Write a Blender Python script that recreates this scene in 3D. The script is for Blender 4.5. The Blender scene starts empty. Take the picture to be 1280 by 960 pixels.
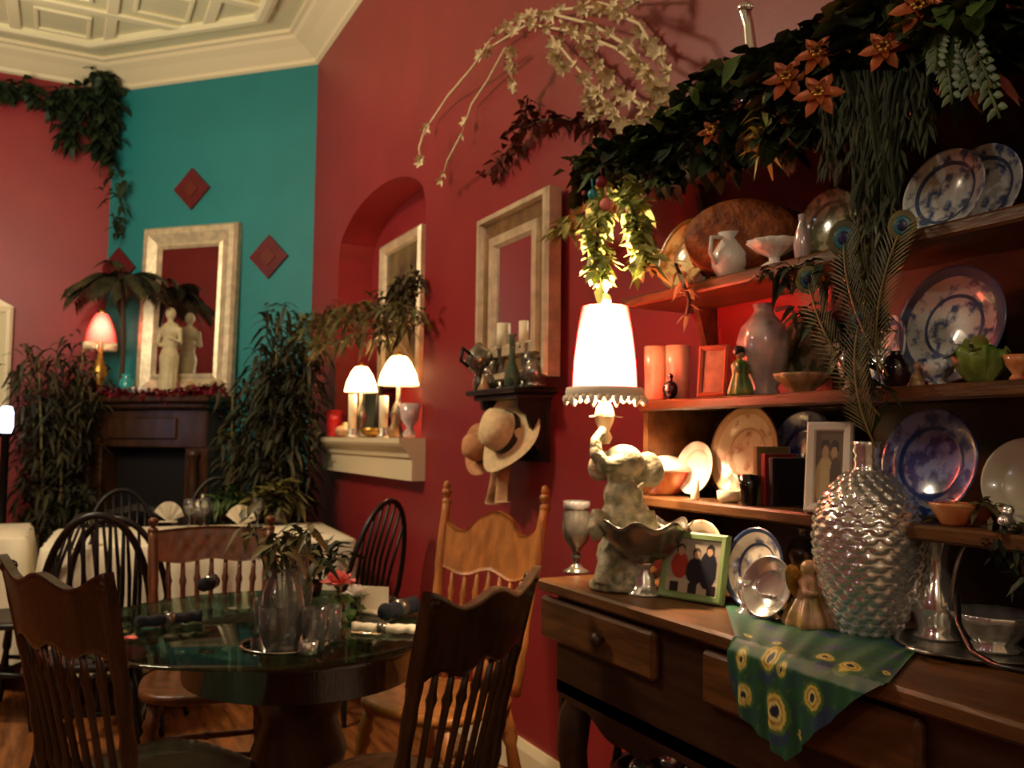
import bpy, math, random
from mathutils import Vector, Matrix
R = math.radians
rnd = random.Random(7)
sc = bpy.context.scene
COL = sc.collection

# ------------------------------------------------------------ camera
EYE = Vector((0, 0, 1.27))
F = 1100.0
YAW, PITCH, ROLL = R(27), R(3.6), R(0.7)
cam_d = bpy.data.cameras.new('camera')
cam_d.sensor_width = 36
cam_d.lens = 36 * F / 1280
cam_d.clip_start = 0.05
cam = bpy.data.objects.new('camera', cam_d)
COL.objects.link(cam)
cam.location = EYE
CR = Matrix.Rotation(-YAW, 3, 'Z') @ Matrix.Rotation(math.pi / 2 + PITCH, 3, 'X') @ Matrix.Rotation(ROLL, 3, 'Z')
cam.rotation_euler = CR.to_euler()
sc.camera = cam
cam_d.dof.use_dof = True
cam_d.dof.focus_distance = 1.1
cam_d.dof.aperture_fstop = 8.5

sc.view_settings.view_transform = 'Standard'
sc.view_settings.look = 'None'
sc.view_settings.gamma = 1
sc.view_settings.use_curve_mapping = False
sc.view_settings.exposure = 0.15

# ------------------------------------------------------------ world and room light
w = bpy.data.worlds.new('world'); sc.world = w; w.use_nodes = True
w.node_tree.nodes['Background'].inputs[0].default_value = (1.0, 0.75, 0.5, 1)
w.node_tree.nodes['Background'].inputs[1].default_value = 0.02

def point_light(name, loc, energy, color, radius=0.1):
    d = bpy.data.lights.new(name, 'POINT'); d.energy = energy; d.color = color; d.shadow_soft_size = radius
    o = bpy.data.objects.new(name, d); o.location = loc; COL.objects.link(o); return o

def area_light(name, loc, target, energy, color, size):
    d = bpy.data.lights.new(name, 'AREA'); d.energy = energy; d.color = color; d.size = size
    o = bpy.data.objects.new(name, d); o.location = loc; COL.objects.link(o)
    o.rotation_euler = (Vector(target) - Vector(loc)).to_track_quat('-Z', 'Y').to_euler(); return o

WARM = (1.0, 0.72, 0.42)
L_MAIN = 58; L_REAR = 19; L_UP = 62
area_light('ceiling_fixture_light', (-0.9, 3.6, 3.3), (0.6, 4.2, 0), L_MAIN, (1.0, 0.80, 0.54), 0.5)
point_light('rear_fixture_light', (-0.9, -0.6, 2.7), L_REAR, (1.0, 0.86, 0.68), 0.035)
point_light('rear_fixture_light', (0.5, -1.0, 2.9), L_REAR * .6, (1.0, 0.88, 0.72), 0.03)
point_light('rear_fixture_light', (-1.9, 1.0, 3.0), L_REAR * .6, (1.0, 0.84, 0.62), 0.035)
point_light('added_cool_light', (-2.4, 0.9, 1.9), 5, (0.75, 0.85, 1.0), 0.12)  # cool point light added for bluish highlights on the silver; no window there
area_light('ceiling_wash_light', (-1.2, 4.6, 2.6), (-0.6, 6.0, 4.2), L_UP, (1.0, 0.92, 0.68), 1.2)

# ------------------------------------------------------------ photograph geometry helpers
def ray(px, py):
    return (CR @ Vector(((px - 640) / F, -(py - 480) / F, -1))).normalized()
def on(px, py, n, d0):                       # plane n.p = d0
    r = ray(px, py); n = Vector(n)
    return EYE + r * ((d0 - n.dot(EYE)) / n.dot(r))
def on_x(px, py, x): return on(px, py, (1, 0, 0), x)
def on_y(px, py, y): return on(px, py, (0, 1, 0), y)
def on_z(px, py, z): return on(px, py, (0, 0, 1), z)
FWD = CR @ Vector((0, 0, -1))
def mpp(p): return (Vector(p) - EYE).dot(FWD) / F      # metres per photo pixel at a point
XW = 1.6                     # the long red wall
YC = on_x(391, 330, XW).y                    # where the teal diagonal wall starts
DN = Vector((1, 1, 0)).normalized()
DD = DN.dot(Vector((XW, YC, 0)))
def on_d(px, py, off=0): return on(px, py, DN, DD - off)
XB = XW - 1.33; YB = YC + 1.33
ZCR = on_x(398, 80, XW).z; ZC = ZCR + .18        # crown foot, ceiling

# ------------------------------------------------------------ mesh builder
class MB:
    def __init__(s): s.v = []; s.f = []; s.M = Matrix(); s.sm = []; s.col = None
    def add(s, vs, fs, smooth=False):
        b = len(s.v)
        s.v += [s.M @ Vector(v) for v in vs]
        s.f += [[b + i for i in f] for f in fs]
        s.sm += [smooth] * len(fs)
        return s
    def box(s, c, size, rz=0, bevel=0):
        x, y, z = [k / 2 for k in size]; c = Vector(c); m = Matrix.Rotation(rz, 3, 'Z')
        b = min(bevel, x * .9, y * .9, z * .9)
        if b > 0:
            vs = []
            for sx in (-1, 1):
                for sy in (-1, 1):
                    for sz in (-1, 1):
                        vs += [(sx * x, sy * (y - b), sz * (z - b)), (sx * (x - b), sy * y, sz * (z - b)), (sx * (x - b), sy * (y - b), sz * z)]
            idx = lambda sx, sy, sz, k: ((sx > 0) * 4 + (sy > 0) * 2 + (sz > 0)) * 3 + k
            fs = []
            for k in range(3):
                for sg in (-1, 1):
                    o = [(-1, -1), (1, -1), (1, 1), (-1, 1)]
                    fs.append([idx(*( (sg, a, b2) if k == 0 else (a, sg, b2) if k == 1 else (a, b2, sg)), k) for a, b2 in o])
            for a in (-1, 1):
                for b2 in (-1, 1):
                    fs.append([idx(-1, a, b2, 1), idx(1, a, b2, 1), idx(1, a, b2, 2), idx(-1, a, b2, 2)])
                    fs.append([idx(a, -1, b2, 0), idx(a, 1, b2, 0), idx(a, 1, b2, 2), idx(a, -1, b2, 2)])
                    fs.append([idx(a, b2, -1, 0), idx(a, b2, 1, 0), idx(a, b2, 1, 1), idx(a, b2, -1, 1)])
            for sx in (-1, 1):
                for sy in (-1, 1):
                    for sz in (-1, 1): fs.append([idx(sx, sy, sz, k) for k in range(3)])
        else:
            vs = [(sx * x, sy * y, sz * z) for sx in (-1, 1) for sy in (-1, 1) for sz in (-1, 1)]
            fs = [(0, 1, 3, 2), (4, 6, 7, 5), (0, 4, 5, 1), (2, 3, 7, 6), (0, 2, 6, 4), (1, 5, 7, 3)]
        return s.add([c + m @ Vector(v) for v in vs], fs)
    def lathe(s, prof, c=(0, 0, 0), n=24, fn=None, cap=True):
        c = Vector(c); vs = []; fs = []
        for i, (r, z) in enumerate(prof):
            for k in range(n):
                a = 2 * math.pi * k / n
                rr, zz = (fn(r, z, a, i) if fn else (r, z))
                vs.append(c + Vector((rr * math.cos(a), rr * math.sin(a), zz)))
        for i in range(len(prof) - 1):
            for k in range(n):
                k2 = (k + 1) % n
                fs.append((i * n + k, i * n + k2, (i + 1) * n + k2, (i + 1) * n + k))
        if cap:
            if prof[0][0] > 1e-4: fs.append([k for k in range(n)][::-1])
            if prof[-1][0] > 1e-4: fs.append([(len(prof) - 1) * n + k for k in range(n)])
        return s.add(vs, fs, True)
    def tube(s, pts, rad, n=8, cap=True):
        pts = [Vector(p) for p in pts]
        if not hasattr(rad, '__len__'): rad = [rad] * len(pts)
        vs = []; fs = []; up = None
        for i, p in enumerate(pts):
            t = (pts[min(i + 1, len(pts) - 1)] - pts[max(i - 1, 0)])
            t = t.normalized() if t.length > 1e-9 else Vector((0, 0, 1))
            if up is None:
                up = Vector((1, 0, 0)) if abs(t.x) < .8 else Vector((0, 1, 0))
            up = (up - t * up.dot(t)).normalized(); q = t.cross(up)
            for k in range(n):
                a = 2 * math.pi * k / n
                vs.append(p + (up * math.cos(a) + q * math.sin(a)) * rad[i])
        for i in range(len(pts) - 1):
            for k in range(n):
                k2 = (k + 1) % n
                fs.append((i * n + k, i * n + k2, (i + 1) * n + k2, (i + 1) * n + k))
        if cap:
            fs.append(list(range(n))[::-1]); fs.append([(len(pts) - 1) * n + k for k in range(n)])
        return s.add(vs, fs, True)
    def turned(s, a, b, prof, n=10):              # prof: (t, r) along a->b
        a = Vector(a); b = Vector(b)
        return s.tube([a.lerp(b, t) for t, r in prof], [r for t, r in prof], n)
    def ball(s, c, r, n=12, m=8, rot=None):
        if not hasattr(r, '__len__'): r = (r, r, r)
        c = Vector(c); vs = []; fs = []; rot = rot or Matrix.Identity(3)
        for i in range(1, m):
            ph = math.pi * i / m
            for k in range(n):
                a = 2 * math.pi * k / n
                vs.append(c + rot @ Vector((r[0] * math.sin(ph) * math.cos(a), r[1] * math.sin(ph) * math.sin(a), r[2] * math.cos(ph))))
        vs += [c + rot @ Vector((0, 0, r[2])), c + rot @ Vector((0, 0, -r[2]))]
        T = len(vs) - 2
        for i in range(m - 2):
            for k in range(n):
                k2 = (k + 1) % n
                fs.append((i * n + k, (i + 1) * n + k, (i + 1) * n + k2, i * n + k2))
        for k in range(n):
            k2 = (k + 1) % n
            fs.append((T, k, k2)); fs.append((T + 1, (m - 2) * n + k2, (m - 2) * n + k))
        return s.add(vs, fs, True)
    def prism(s, outline, y0, y1, smooth=False):  # outline in (x, z), extruded along y
        n = len(outline)
        vs = [(x, y0, z) for x, z in outline] + [(x, y1, z) for x, z in outline]
        fs = [list(range(n)), list(range(n, 2 * n))[::-1]] + [(i, i + n, (i + 1) % n + n, (i + 1) % n) for i in range(n)]
        return s.add(vs, fs, smooth)
    def sheet(s, nu, nv, fn, thick=0, smooth=True):   # fn(u, v) -> point; thick = offset vector for a second skin
        vs = [fn(i / nu, j / nv) for j in range(nv + 1) for i in range(nu + 1)]
        W = nu + 1
        fs = [(j * W + i, j * W + i + 1, (j + 1) * W + i + 1, (j + 1) * W + i) for j in range(nv) for i in range(nu)]
        if thick:
            t = Vector(thick); N = len(vs)
            vs = vs + [Vector(v) + t for v in vs]
            fs += [tuple(N + q for q in f[::-1]) for f in fs]
            per = [i for i in range(W)] + [j * W + nu for j in range(1, nv + 1)] + [nv * W + i for i in range(nu - 1, -1, -1)] + [j * W for j in range(nv - 1, 0, -1)]
            fs += [(per[k], per[(k + 1) % len(per)], per[(k + 1) % len(per)] + N, per[k] + N) for k in range(len(per))]
        return s.add(vs, fs, smooth)
    def leaf(s, p, d, up, L, W, droop=.25):
        d = Vector(d).normalized(); up = Vector(up); side = d.cross(up)
        if side.length < 1e-3: side = Vector((1, 0, 0))
        side.normalize(); nrm = side.cross(d)
        p = Vector(p); dn = Vector((0, 0, -1))
        a = p; m1 = p + d * L * .35 + nrm * W * .18; m2 = p + d * L * .7 + dn * L * droop * .4; e = p + d * L + dn * L * droop
        vs = [a, m1 + side * W * .5, m1 - nrm * W * .15, m1 - side * W * .5, m2 + side * W * .38, m2 - nrm * W * .1, m2 - side * W * .38, e]
        return s.add(vs, [(0, 1, 2), (0, 2, 3), (1, 4, 5, 2), (2, 5, 6, 3), (4, 7, 5), (5, 7, 6)], True)
    def build(s, name, mat, parent=None, cols=None):
        me = bpy.data.meshes.new(name)
        me.from_pydata([tuple(v) for v in s.v], [], s.f)
        me.polygons.foreach_set('use_smooth', s.sm)
        if mat: me.materials.append(mat)
        if cols:
            ca = me.color_attributes.new('Col', 'FLOAT_COLOR', 'POINT')
            ca.data.foreach_set('color', [c for q in cols for c in (q[0], q[1], q[2], 1)])
        me.update()
        o = bpy.data.objects.new(name, me); COL.objects.link(o)
        if parent: o.parent = parent
        return o

def tag(o, label, cat, group=None, kind=None):
    o['label'] = label
    if cat: o['category'] = cat
    if group: o['group'] = group
    if kind: o['kind'] = kind
    return o
def thing(name, label, cat, loc=(0, 0, 0), rz=0, group=None, kind=None):
    o = bpy.data.objects.new(name, None); COL.objects.link(o); o.empty_display_size = .05
    o.location = loc; o.rotation_euler = (0, 0, rz)
    return tag(o, label, cat, group, kind)
def single(name, mb, mat, label, cat, loc=(0, 0, 0), rz=0, group=None, cols=None, kind=None):
    o = mb.build(name, mat, None, cols); o.location = loc; o.rotation_euler = (0, 0, rz)
    return tag(o, label, cat, group, kind)
def struct(name, mb, mat, parent=None):
    o = mb.build(name, mat, parent)
    if not parent: o['kind'] = 'structure'
    return o
def copy_tree(o, parent=None):
    c = o.copy(); COL.objects.link(c); c.parent = parent
    for ch in list(o.children): copy_tree(ch, c)
    return c
def remesh(o, vox, smooth=2):
    m = o.modifiers.new('fuse', 'REMESH'); m.mode = 'VOXEL'; m.voxel_size = vox; m.use_smooth_shade = True
    if smooth:
        k = o.modifiers.new('soft', 'SMOOTH'); k.factor = .6; k.iterations = smooth
    return o

# ------------------------------------------------------------ materials
def lin(c):
    return tuple((x / 255 / 12.92 if x / 255 <= .04045 else ((x / 255 + .055) / 1.055) ** 2.4) for x in c)
def mat(name, rgb, rough=.5, metal=0, var=0, vscale=8, bump=0, bscale=40, stretch=(1, 1, 1), rgb2=None, coat=0, emit=None, es=0, trans=0, ior=1.45, sheen=0, alpha=1, vdetail=3):
    m = bpy.data.materials.new(name); m.use_nodes = True
    nt = m.node_tree; N = nt.nodes; Lk = nt.links; b = N['Principled BSDF']
    c = lin(rgb); b.inputs['Base Color'].default_value = (*c, 1)
    b.inputs['Roughness'].default_value = rough; b.inputs['Metallic'].default_value = metal
    b.inputs['Coat Weight'].default_value = coat; b.inputs['Transmission Weight'].default_value = trans; b.inputs['IOR'].default_value = ior
    b.inputs['Alpha'].default_value = alpha
    if emit: b.inputs['Emission Color'].default_value = (*lin(emit), 1); b.inputs['Emission Strength'].default_value = es
    if var or bump:
        tc = N.new('ShaderNodeTexCoord'); mp = N.new('ShaderNodeMapping'); mp.inputs['Scale'].default_value = stretch
        Lk.new(tc.outputs['Object'], mp.inputs['Vector'])
    if var:
        nz = N.new('ShaderNodeTexNoise'); nz.inputs['Scale'].default_value = vscale; nz.inputs['Detail'].default_value = vdetail
        Lk.new(mp.outputs[0], nz.inputs['Vector'])
        cr = N.new('ShaderNodeValToRGB'); c2 = lin(rgb2) if rgb2 else tuple(x * (1 - var) for x in c)
        cr.color_ramp.elements[0].position = .35; cr.color_ramp.elements[1].position = .65
        cr.color_ramp.elements[0].color = (*c2, 1); cr.color_ramp.elements[1].color = (*c, 1)
        Lk.new(nz.outputs['Fac'], cr.inputs[0]); Lk.new(cr.outputs[0], b.inputs['Base Color'])
    if bump:
        n2 = N.new('ShaderNodeTexNoise'); n2.inputs['Scale'].default_value = bscale; n2.inputs['Detail'].default_value = 4
        Lk.new(mp.outputs[0], n2.inputs['Vector'])
        bp = N.new('ShaderNodeBump'); bp.inputs['Strength'].default_value = bump; bp.inputs['Distance'].default_value = .01
        Lk.new(n2.outputs['Fac'], bp.inputs['Height']); Lk.new(bp.outputs[0], b.inputs['Normal'])
    return m
def attr_mat(name, rough=.5):
    m = bpy.data.materials.new(name); m.use_nodes = True
    nt = m.node_tree; a = nt.nodes.new('ShaderNodeAttribute'); a.attribute_name = 'Col'
    b = nt.nodes['Principled BSDF']; b.inputs['Roughness'].default_value = rough
    nt.links.new(a.outputs['Color'], b.inputs['Base Color']); return m
def shade_mat(name, rgb, tr=.6):
    m = bpy.data.materials.new(name); m.use_nodes = True
    nt = m.node_tree; N = nt.nodes; N.remove(N['Principled BSDF'])
    d = N.new('ShaderNodeBsdfDiffuse'); t = N.new('ShaderNodeBsdfTranslucent'); x = N.new('ShaderNodeMixShader')
    d.inputs[0].default_value = (*lin(rgb), 1); t.inputs[0].default_value = (*lin(rgb), 1); x.inputs[0].default_value = tr
    nt.links.new(d.outputs[0], x.inputs[1]); nt.links.new(t.outputs[0], x.inputs[2]); nt.links.new(x.outputs[0], N['Material Output'].inputs[0])
    return m
def red_shade_mat(name, face, edge, tr=.75):
    m = shade_mat(name, face, tr); nt = m.node_tree; N = nt.nodes
    lw = N.new('ShaderNodeLayerWeight'); lw.inputs[0].default_value = .75
    mx = N.new('ShaderNodeMix'); mx.data_type = 'RGBA'; mx.inputs[6].default_value = (*lin(face), 1); mx.inputs[7].default_value = (*lin(edge), 1)
    nt.links.new(lw.outputs['Facing'], mx.inputs[0])
    for n in N:
        if n.type in ('BSDF_DIFFUSE', 'BSDF_TRANSLUCENT'): nt.links.new(mx.outputs[2], n.inputs[0])
    return m
def plate_mat(name, ground, ink, rim=None, well=.6, scale=14, thr=.5, rough=.15):
    """transfer-printed plate: a noise motif in ink on the ground glaze, a solid ring between rim and well"""
    m = bpy.data.materials.new(name); m.use_nodes = True
    nt = m.node_tree; N = nt.nodes; Lk = nt.links; b = N['Principled BSDF']
    b.inputs['Roughness'].default_value = rough; b.inputs['Coat Weight'].default_value = .5
    tc = N.new('ShaderNodeTexCoord')
    nz = N.new('ShaderNodeTexNoise'); nz.inputs['Scale'].default_value = scale; nz.inputs['Detail'].default_value = 5
    Lk.new(tc.outputs['Object'], nz.inputs['Vector'])
    cr = N.new('ShaderNodeValToRGB'); cr.color_ramp.elements[0].position = thr - .06; cr.color_ramp.elements[1].position = thr + .06
    cr.color_ramp.elements[0].color = (*lin(ink), 1); cr.color_ramp.elements[1].color = (*lin(ground), 1)
    Lk.new(nz.outputs['Fac'], cr.inputs[0])
    g = N.new('ShaderNodeTexGradient'); g.gradient_type = 'SPHERICAL'
    mp = N.new('ShaderNodeMapping'); mp.inputs['Scale'].default_value = (1, 1, 0)
    Lk.new(tc.outputs['Object'], mp.inputs['Vector']); Lk.new(mp.outputs[0], g.inputs['Vector'])
    r2 = N.new('ShaderNodeValToRGB'); E = r2.color_ramp.elements; r2.color_ramp.interpolation = 'CONSTANT'
    # gradient = 1 - r (object units scaled to plate radius 1)
    E[0].position = 0; E[0].color = (0, 0, 0, 1)
    rr = 1 - well
    for p, v in ((.05, 1), (rr - .03, 0), (rr + .04, 1)):
        e = E.new(p); e.color = (v, v, v, 1)
    E[-1].position = 1
    Lk.new(g.outputs[0], r2.inputs[0])
    mx = N.new('ShaderNodeMix'); mx.data_type = 'RGBA'
    mx.inputs[6].default_value = (*lin(rim or ink), 1)
    Lk.new(r2.outputs[0], mx.inputs[0]); Lk.new(cr.outputs[0], mx.inputs[7]); Lk.new(mx.outputs[2], b.inputs['Base Color'])
    return m

M = {}
M['red'] = mat('red_wall_paint', (142, 38, 40), .45, var=.12, vscale=3, bump=.05, bscale=60)
M['teal'] = mat('teal_wall_paint', (36, 122, 124), .5, var=.1, vscale=3, bump=.05, bscale=60)
M['tin'] = mat('cream_tin_ceiling', (214, 206, 168), .45, bump=.1, bscale=25)
M['tinrib'] = mat('cream_ceiling_rib', (236, 224, 184), .4)
M['cream'] = mat('cream_trim_paint', (232, 214, 176), .4)
M['floor'] = mat('oak_floor', (150, 92, 48), .25, var=.5, vscale=3, stretch=(9, 1, 1), rgb2=(96, 54, 26), bump=.05)
M['dark'] = mat('dark_walnut', (70, 42, 22), .35, var=.5, vscale=4, stretch=(6, 6, 1), bump=.1, bscale=20)
M['black'] = mat('black_painted_wood', (16, 13, 12), .4)
M['brown'] = mat('brown_stained_oak', (112, 66, 34), .33, var=.5, vscale=5, stretch=(6, 6, 1.2), bump=.15, bscale=25)
M['oak'] = mat('golden_oak', (196, 128, 66), .35, var=.35, vscale=6, stretch=(5, 5, 1), bump=.2, bscale=30)
M['hutch'] = mat('hutch_oak', (104, 66, 34), .38, var=.5, vscale=5, stretch=(8, 1.2, 8), bump=.12, bscale=22)
M['hutch_d'] = mat('hutch_dark_stain', (58, 34, 20), .4, var=.4, vscale=5, stretch=(8, 1.2, 8), bump=.1)
M['backd'] = mat('very_dark_back_boards', (22, 15, 11), .6)
M['silver'] = mat('polished_silver', (226, 224, 218), .14, .8)
M['silver_o'] = mat('tarnished_silver', (150, 144, 130), .24, .75, var=.5, vscale=25)
M['champ'] = mat('champagne_silver_leaf', (226, 204, 168), .35, .35, var=.3, vscale=18, bump=.2)
M['gold'] = mat('aged_gold', (200, 150, 70), .3, .8, var=.4, vscale=30, bump=.3, bscale=60)
M['mirror'] = mat('mirror_glass', (225, 225, 225), .02, 1)
def fresnel_glass(name, tint, ior, boost=1.0, milk=0):
    m = bpy.data.materials.new(name); m.use_nodes = True
    nt = m.node_tree; N = nt.nodes; N.remove(N['Principled BSDF'])
    t = N.new('ShaderNodeBsdfTransparent'); g = N.new('ShaderNodeBsdfGlossy'); x = N.new('ShaderNodeMixShader'); f = N.new('ShaderNodeFresnel')
    t.inputs[0].default_value = (*lin(tint), 1); g.inputs['Roughness'].default_value = .02; f.inputs[0].default_value = ior
    k = N.new('ShaderNodeMath'); k.operation = 'MULTIPLY'; k.use_clamp = True; k.inputs[1].default_value = boost
    nt.links.new(f.outputs[0], k.inputs[0]); nt.links.new(k.outputs[0], x.inputs[0]); nt.links.new(t.outputs[0], x.inputs[1]); nt.links.new(g.outputs[0], x.inputs[2])
    y = N.new('ShaderNodeMixShader'); d = N.new('ShaderNodeBsdfDiffuse'); d.inputs[0].default_value = (.8, .82, .78, 1); y.inputs[0].default_value = milk
    nt.links.new(x.outputs[0], y.inputs[1]); nt.links.new(d.outputs[0], y.inputs[2]); nt.links.new(y.outputs[0], N['Material Output'].inputs[0]); return m
M['glass'] = fresnel_glass('clear_glass', (246, 248, 246), 1.5, 2.4, .05)
M['tableglass'] = fresnel_glass('green_edged_table_glass', (190, 214, 200), 1.5, .6)
M['leaf'] = mat('dark_silk_leaf', (40, 56, 26), .6, var=.6, vscale=9, rgb2=(20, 30, 15))
M['tree'] = mat('dusty_dark_bamboo_leaf', (52, 50, 26), .7, var=.6, vscale=9, rgb2=(26, 28, 15))
M['treeb'] = mat('dusty_olive_bamboo_leaf', (66, 58, 30), .7, var=.6, vscale=9, rgb2=(34, 34, 17))
M['leafb'] = mat('mid_green_leaf', (74, 98, 40), .5, var=.5, vscale=9, rgb2=(36, 56, 22))
M['leafo'] = mat('olive_palm_leaf', (104, 96, 48), .55, var=.5, vscale=8, rgb2=(52, 52, 24))
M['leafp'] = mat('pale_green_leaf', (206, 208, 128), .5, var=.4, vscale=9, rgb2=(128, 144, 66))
M['leaft'] = mat('tan_burgundy_leaf', (104, 42, 28), .6, var=.5, vscale=14, rgb2=(48, 26, 18))
M['stem'] = mat('brown_stem', (70, 50, 30), .7)
M['bamboo'] = mat('bamboo_cane', (120, 104, 52), .5, var=.3)
M['copper'] = mat('copper_poinsettia_petal', (176, 92, 50), .35, .45, var=.4, vscale=20)
M['petal'] = mat('cream_glitter_blossom', (240, 222, 176), .6, var=.2, vscale=30)
M['moss'] = mat('hanging_green_moss', (38, 50, 20), .8, var=.5, vscale=12)
M['cloth'] = mat('white_table_linen', (226, 216, 190), .85, var=.06, vscale=10)
M['white'] = mat('white_china', (238, 232, 220), .15, coat=.5)
M['pearl'] = mat('pearly_rose_lustre', (238, 206, 196), .15, .15, var=.35, vscale=18, rgb2=(190, 176, 176), coat=.6)
M['marble'] = mat('ivory_statue', (200, 182, 140), .5, var=.15, vscale=20)
M['verdi'] = mat('grey_green_stone_glaze', (190, 176, 144), .5, var=.5, vscale=34, rgb2=(112, 112, 84), bump=.8, bscale=50)
M['navy'] = mat('navy_cloth', (24, 30, 40), .9)
M['straw'] = mat('pale_straw', (240, 212, 162), .8, var=.2, vscale=50, bump=.4, bscale=150)
M['strawp'] = mat('peach_straw', (220, 156, 108), .8, var=.25, vscale=40, bump=.4, bscale=150)
M['ribbon'] = mat('black_ribbon', (20, 14, 14), .5)
M['scarfb'] = mat('tan_silk_scarf', (220, 178, 132), .6, var=.4, vscale=14, rgb2=(150, 106, 72))
M['paint'] = attr_mat('printed_surface', .35)
M['fabric'] = attr_mat('printed_silk', .6)
M['wicker'] = mat('brown_wicker', (170, 92, 30), .6, var=.5, vscale=30, bump=.8, bscale=60, rgb2=(110, 52, 16))
M['greenframe'] = mat('pale_green_frame', (128, 150, 92), .5)
M['whiteframe'] = mat('white_frame', (226, 214, 196), .45)
M['redglaze'] = mat('red_painted_glaze', (176, 52, 32), .25, coat=.4, var=.4, vscale=16, rgb2=(214, 150, 90))
M['lettuce'] = mat('lettuce_green_glaze', (150, 166, 84), .3, coat=.4, var=.35, vscale=20, rgb2=(88, 116, 44))
M['plum'] = mat('plum_glass', (30, 18, 30), .12, coat=.6)
M['pinkc'] = mat('coral_rose_petal', (236, 130, 122), .6)
M['wax'] = mat('cream_wax', (236, 220, 184), .5)
M['redwax'] = mat('red_glass_votive', (190, 40, 40), .2)
M['garred'] = mat('crimson_garland', (130, 20, 36), .5, var=.5, vscale=30, rgb2=(70, 8, 20))
M['rosy'] = mat('blush_porcelain', (206, 160, 130), .3, var=.4, vscale=24, rgb2=(150, 120, 60), coat=.3)
# ============================================================ THE ROOM
XL, YR = -3.2, -1.8
b = MB(); b.box(((XL + XW) / 2, (YR + YB) / 2, -.05), (XW - XL + 1.2, YB - YR + 1.2, .1)); struct('floor', b, M['floor'])
b = MB(); b.box(((XL + XW) / 2, (YR + YB) / 2, ZC + .05), (XW - XL + 1.2, YB - YR + 1.2, .1)); struct('ceiling', b, M['tin'])
b = MB(); b.box((XL - .05, (YR + YB) / 2, ZC / 2), (.1, YB - YR + .2, ZC)); struct('wall_left', b, M['red'])
b = MB(); b.box(((XL + XW) / 2, YR - .05, ZC / 2), (XW - XL, .1, ZC)); struct('wall_rear', b, M['cream'])
b = MB(); b.box(((XL + XB) / 2, YB + .05, ZC / 2), (XB - XL, .1, ZC)); struct('wall_back', b, M['red'])
# teal diagonal chimney wall
p0 = Vector((XW, YC, 0)); p1 = Vector((XB, YB, 0)); mid = (p0 + p1) / 2; LD = (p1 - p0).length
b = MB(); b.box((mid.x + DN.x * .05, mid.y + DN.y * .05, ZC / 2), (LD + .1, .1, ZC), rz=-math.pi / 4); struct('wall_diagonal', b, M['teal'])
# long red wall with the arched niche
NY0, NY1, NZ0, NZS, NZA, NDX = on_x(530, 400, XW).y, on_x(421, 400, XW).y, 1.27, 2.46, 2.74, .24
def arch_z(t): return NZS + (NZA - NZS) * math.sqrt(max(0, 1 - t * t))
b = MB()
def wq(y0, y1, z0, z1): b.add([(XW, y0, z0), (XW, y1, z0), (XW, y1, z1), (XW, y0, z1)], [(0, 1, 2, 3)])
wq(YR, NY0, 0, ZC); wq(NY1, YC, 0, ZC); wq(NY0, NY1, 0, NZ0)
n = 32
for i in range(n):
    ta, tb = -1 + 2 * i / n, -1 + 2 * (i + 1) / n
    ya, yb = (NY0 + NY1) / 2 + ta * (NY1 - NY0) / 2, (NY0 + NY1) / 2 + tb * (NY1 - NY0) / 2
    za, zb = arch_z(ta), arch_z(tb)
    b.add([(XW, ya, za), (XW, yb, zb), (XW, yb, ZC), (XW, ya, ZC)], [(0, 1, 2, 3)])
    b.add([(XW, ya, za), (XW, yb, zb), (XW + NDX, yb, zb), (XW + NDX, ya, za)], [(3, 2, 1, 0)])
    b.add([(XW + NDX, ya, NZ0), (XW + NDX, yb, NZ0), (XW + NDX, yb, zb), (XW + NDX, ya, za)], [(0, 1, 2, 3)])
for yy in (NY0, NY1): b.add([(XW, yy, NZ0), (XW + NDX, yy, NZ0), (XW + NDX, yy, NZS), (XW, yy, NZS)], [(0, 1, 2, 3)])
b.add([(XW, NY0, NZ0), (XW, NY1, NZ0), (XW + NDX, NY1, NZ0), (XW + NDX, NY0, NZ0)], [(0, 1, 2, 3)])
b.box((XW + .35, (YR + YC) / 2, ZC / 2), (.08, YC - YR, ZC))
struct('wall_right', b, M['red'])
# crown: a cove swept along the walls
crown = [(0, ZCR - .0), (.025, ZCR + .01), (.03, ZCR + .035), (.07, ZCR + .06), (.13, ZCR + .10), (.19, ZCR + .13), (.21, ZCR + .15), (.24, ZCR + .155), (.24, ZC), (0, ZC)]
def sweep(bm, pts, prof):                 # walls listed so that the room lies to the left
    k = []
    for i in range(len(pts)):
        p = Vector(pts[i]); a = Vector(pts[i - 1]) if i else None; c = Vector(pts[i + 1]) if i < len(pts) - 1 else None
        n1 = (p - a).normalized() if a else None; n2 = (c - p).normalized() if c else None
        per = lambda d: Vector((-d.y, d.x))
        if n1 is None: m = per(n2)
        elif n2 is None: m = per(n1)
        else:
            m = (per(n1) + per(n2)).normalized(); m = m / m.dot(per(n1))
        k.append([(p.x + m.x * r, p.y + m.y * r, z) for r, z in prof])
    n = len(prof); vs = [v for q in k for v in q]; fs = []
    for i in range(len(k) - 1):
        for j in range(n):
            j2 = (j + 1) % n; fs.append((i * n + j, i * n + j2, (i + 1) * n + j2, (i + 1) * n + j))
    fs += [tuple(range(n)), tuple((len(k) - 1) * n + j for j in range(n))[::-1]]
    bm.add(vs, fs)
room = [(XW, YR), (XW, YC), (XB, YB), (XL, YB), (XL, YR)]
b = MB(); sweep(b, room, crown); struct('trim_crown', b, M['cream'])
base = [(0, 0), (.022, 0), (.022, .11), (.012, .14), (0, .14)]
b = MB(); sweep(b, [(XW, YR), (XW, YC)], base); struct('baseboard_right', b, M['cream'])
b = MB(); sweep(b, [(XB, YB), (XL, YB)], base); struct('baseboard_back', b, M['cream'])
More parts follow.
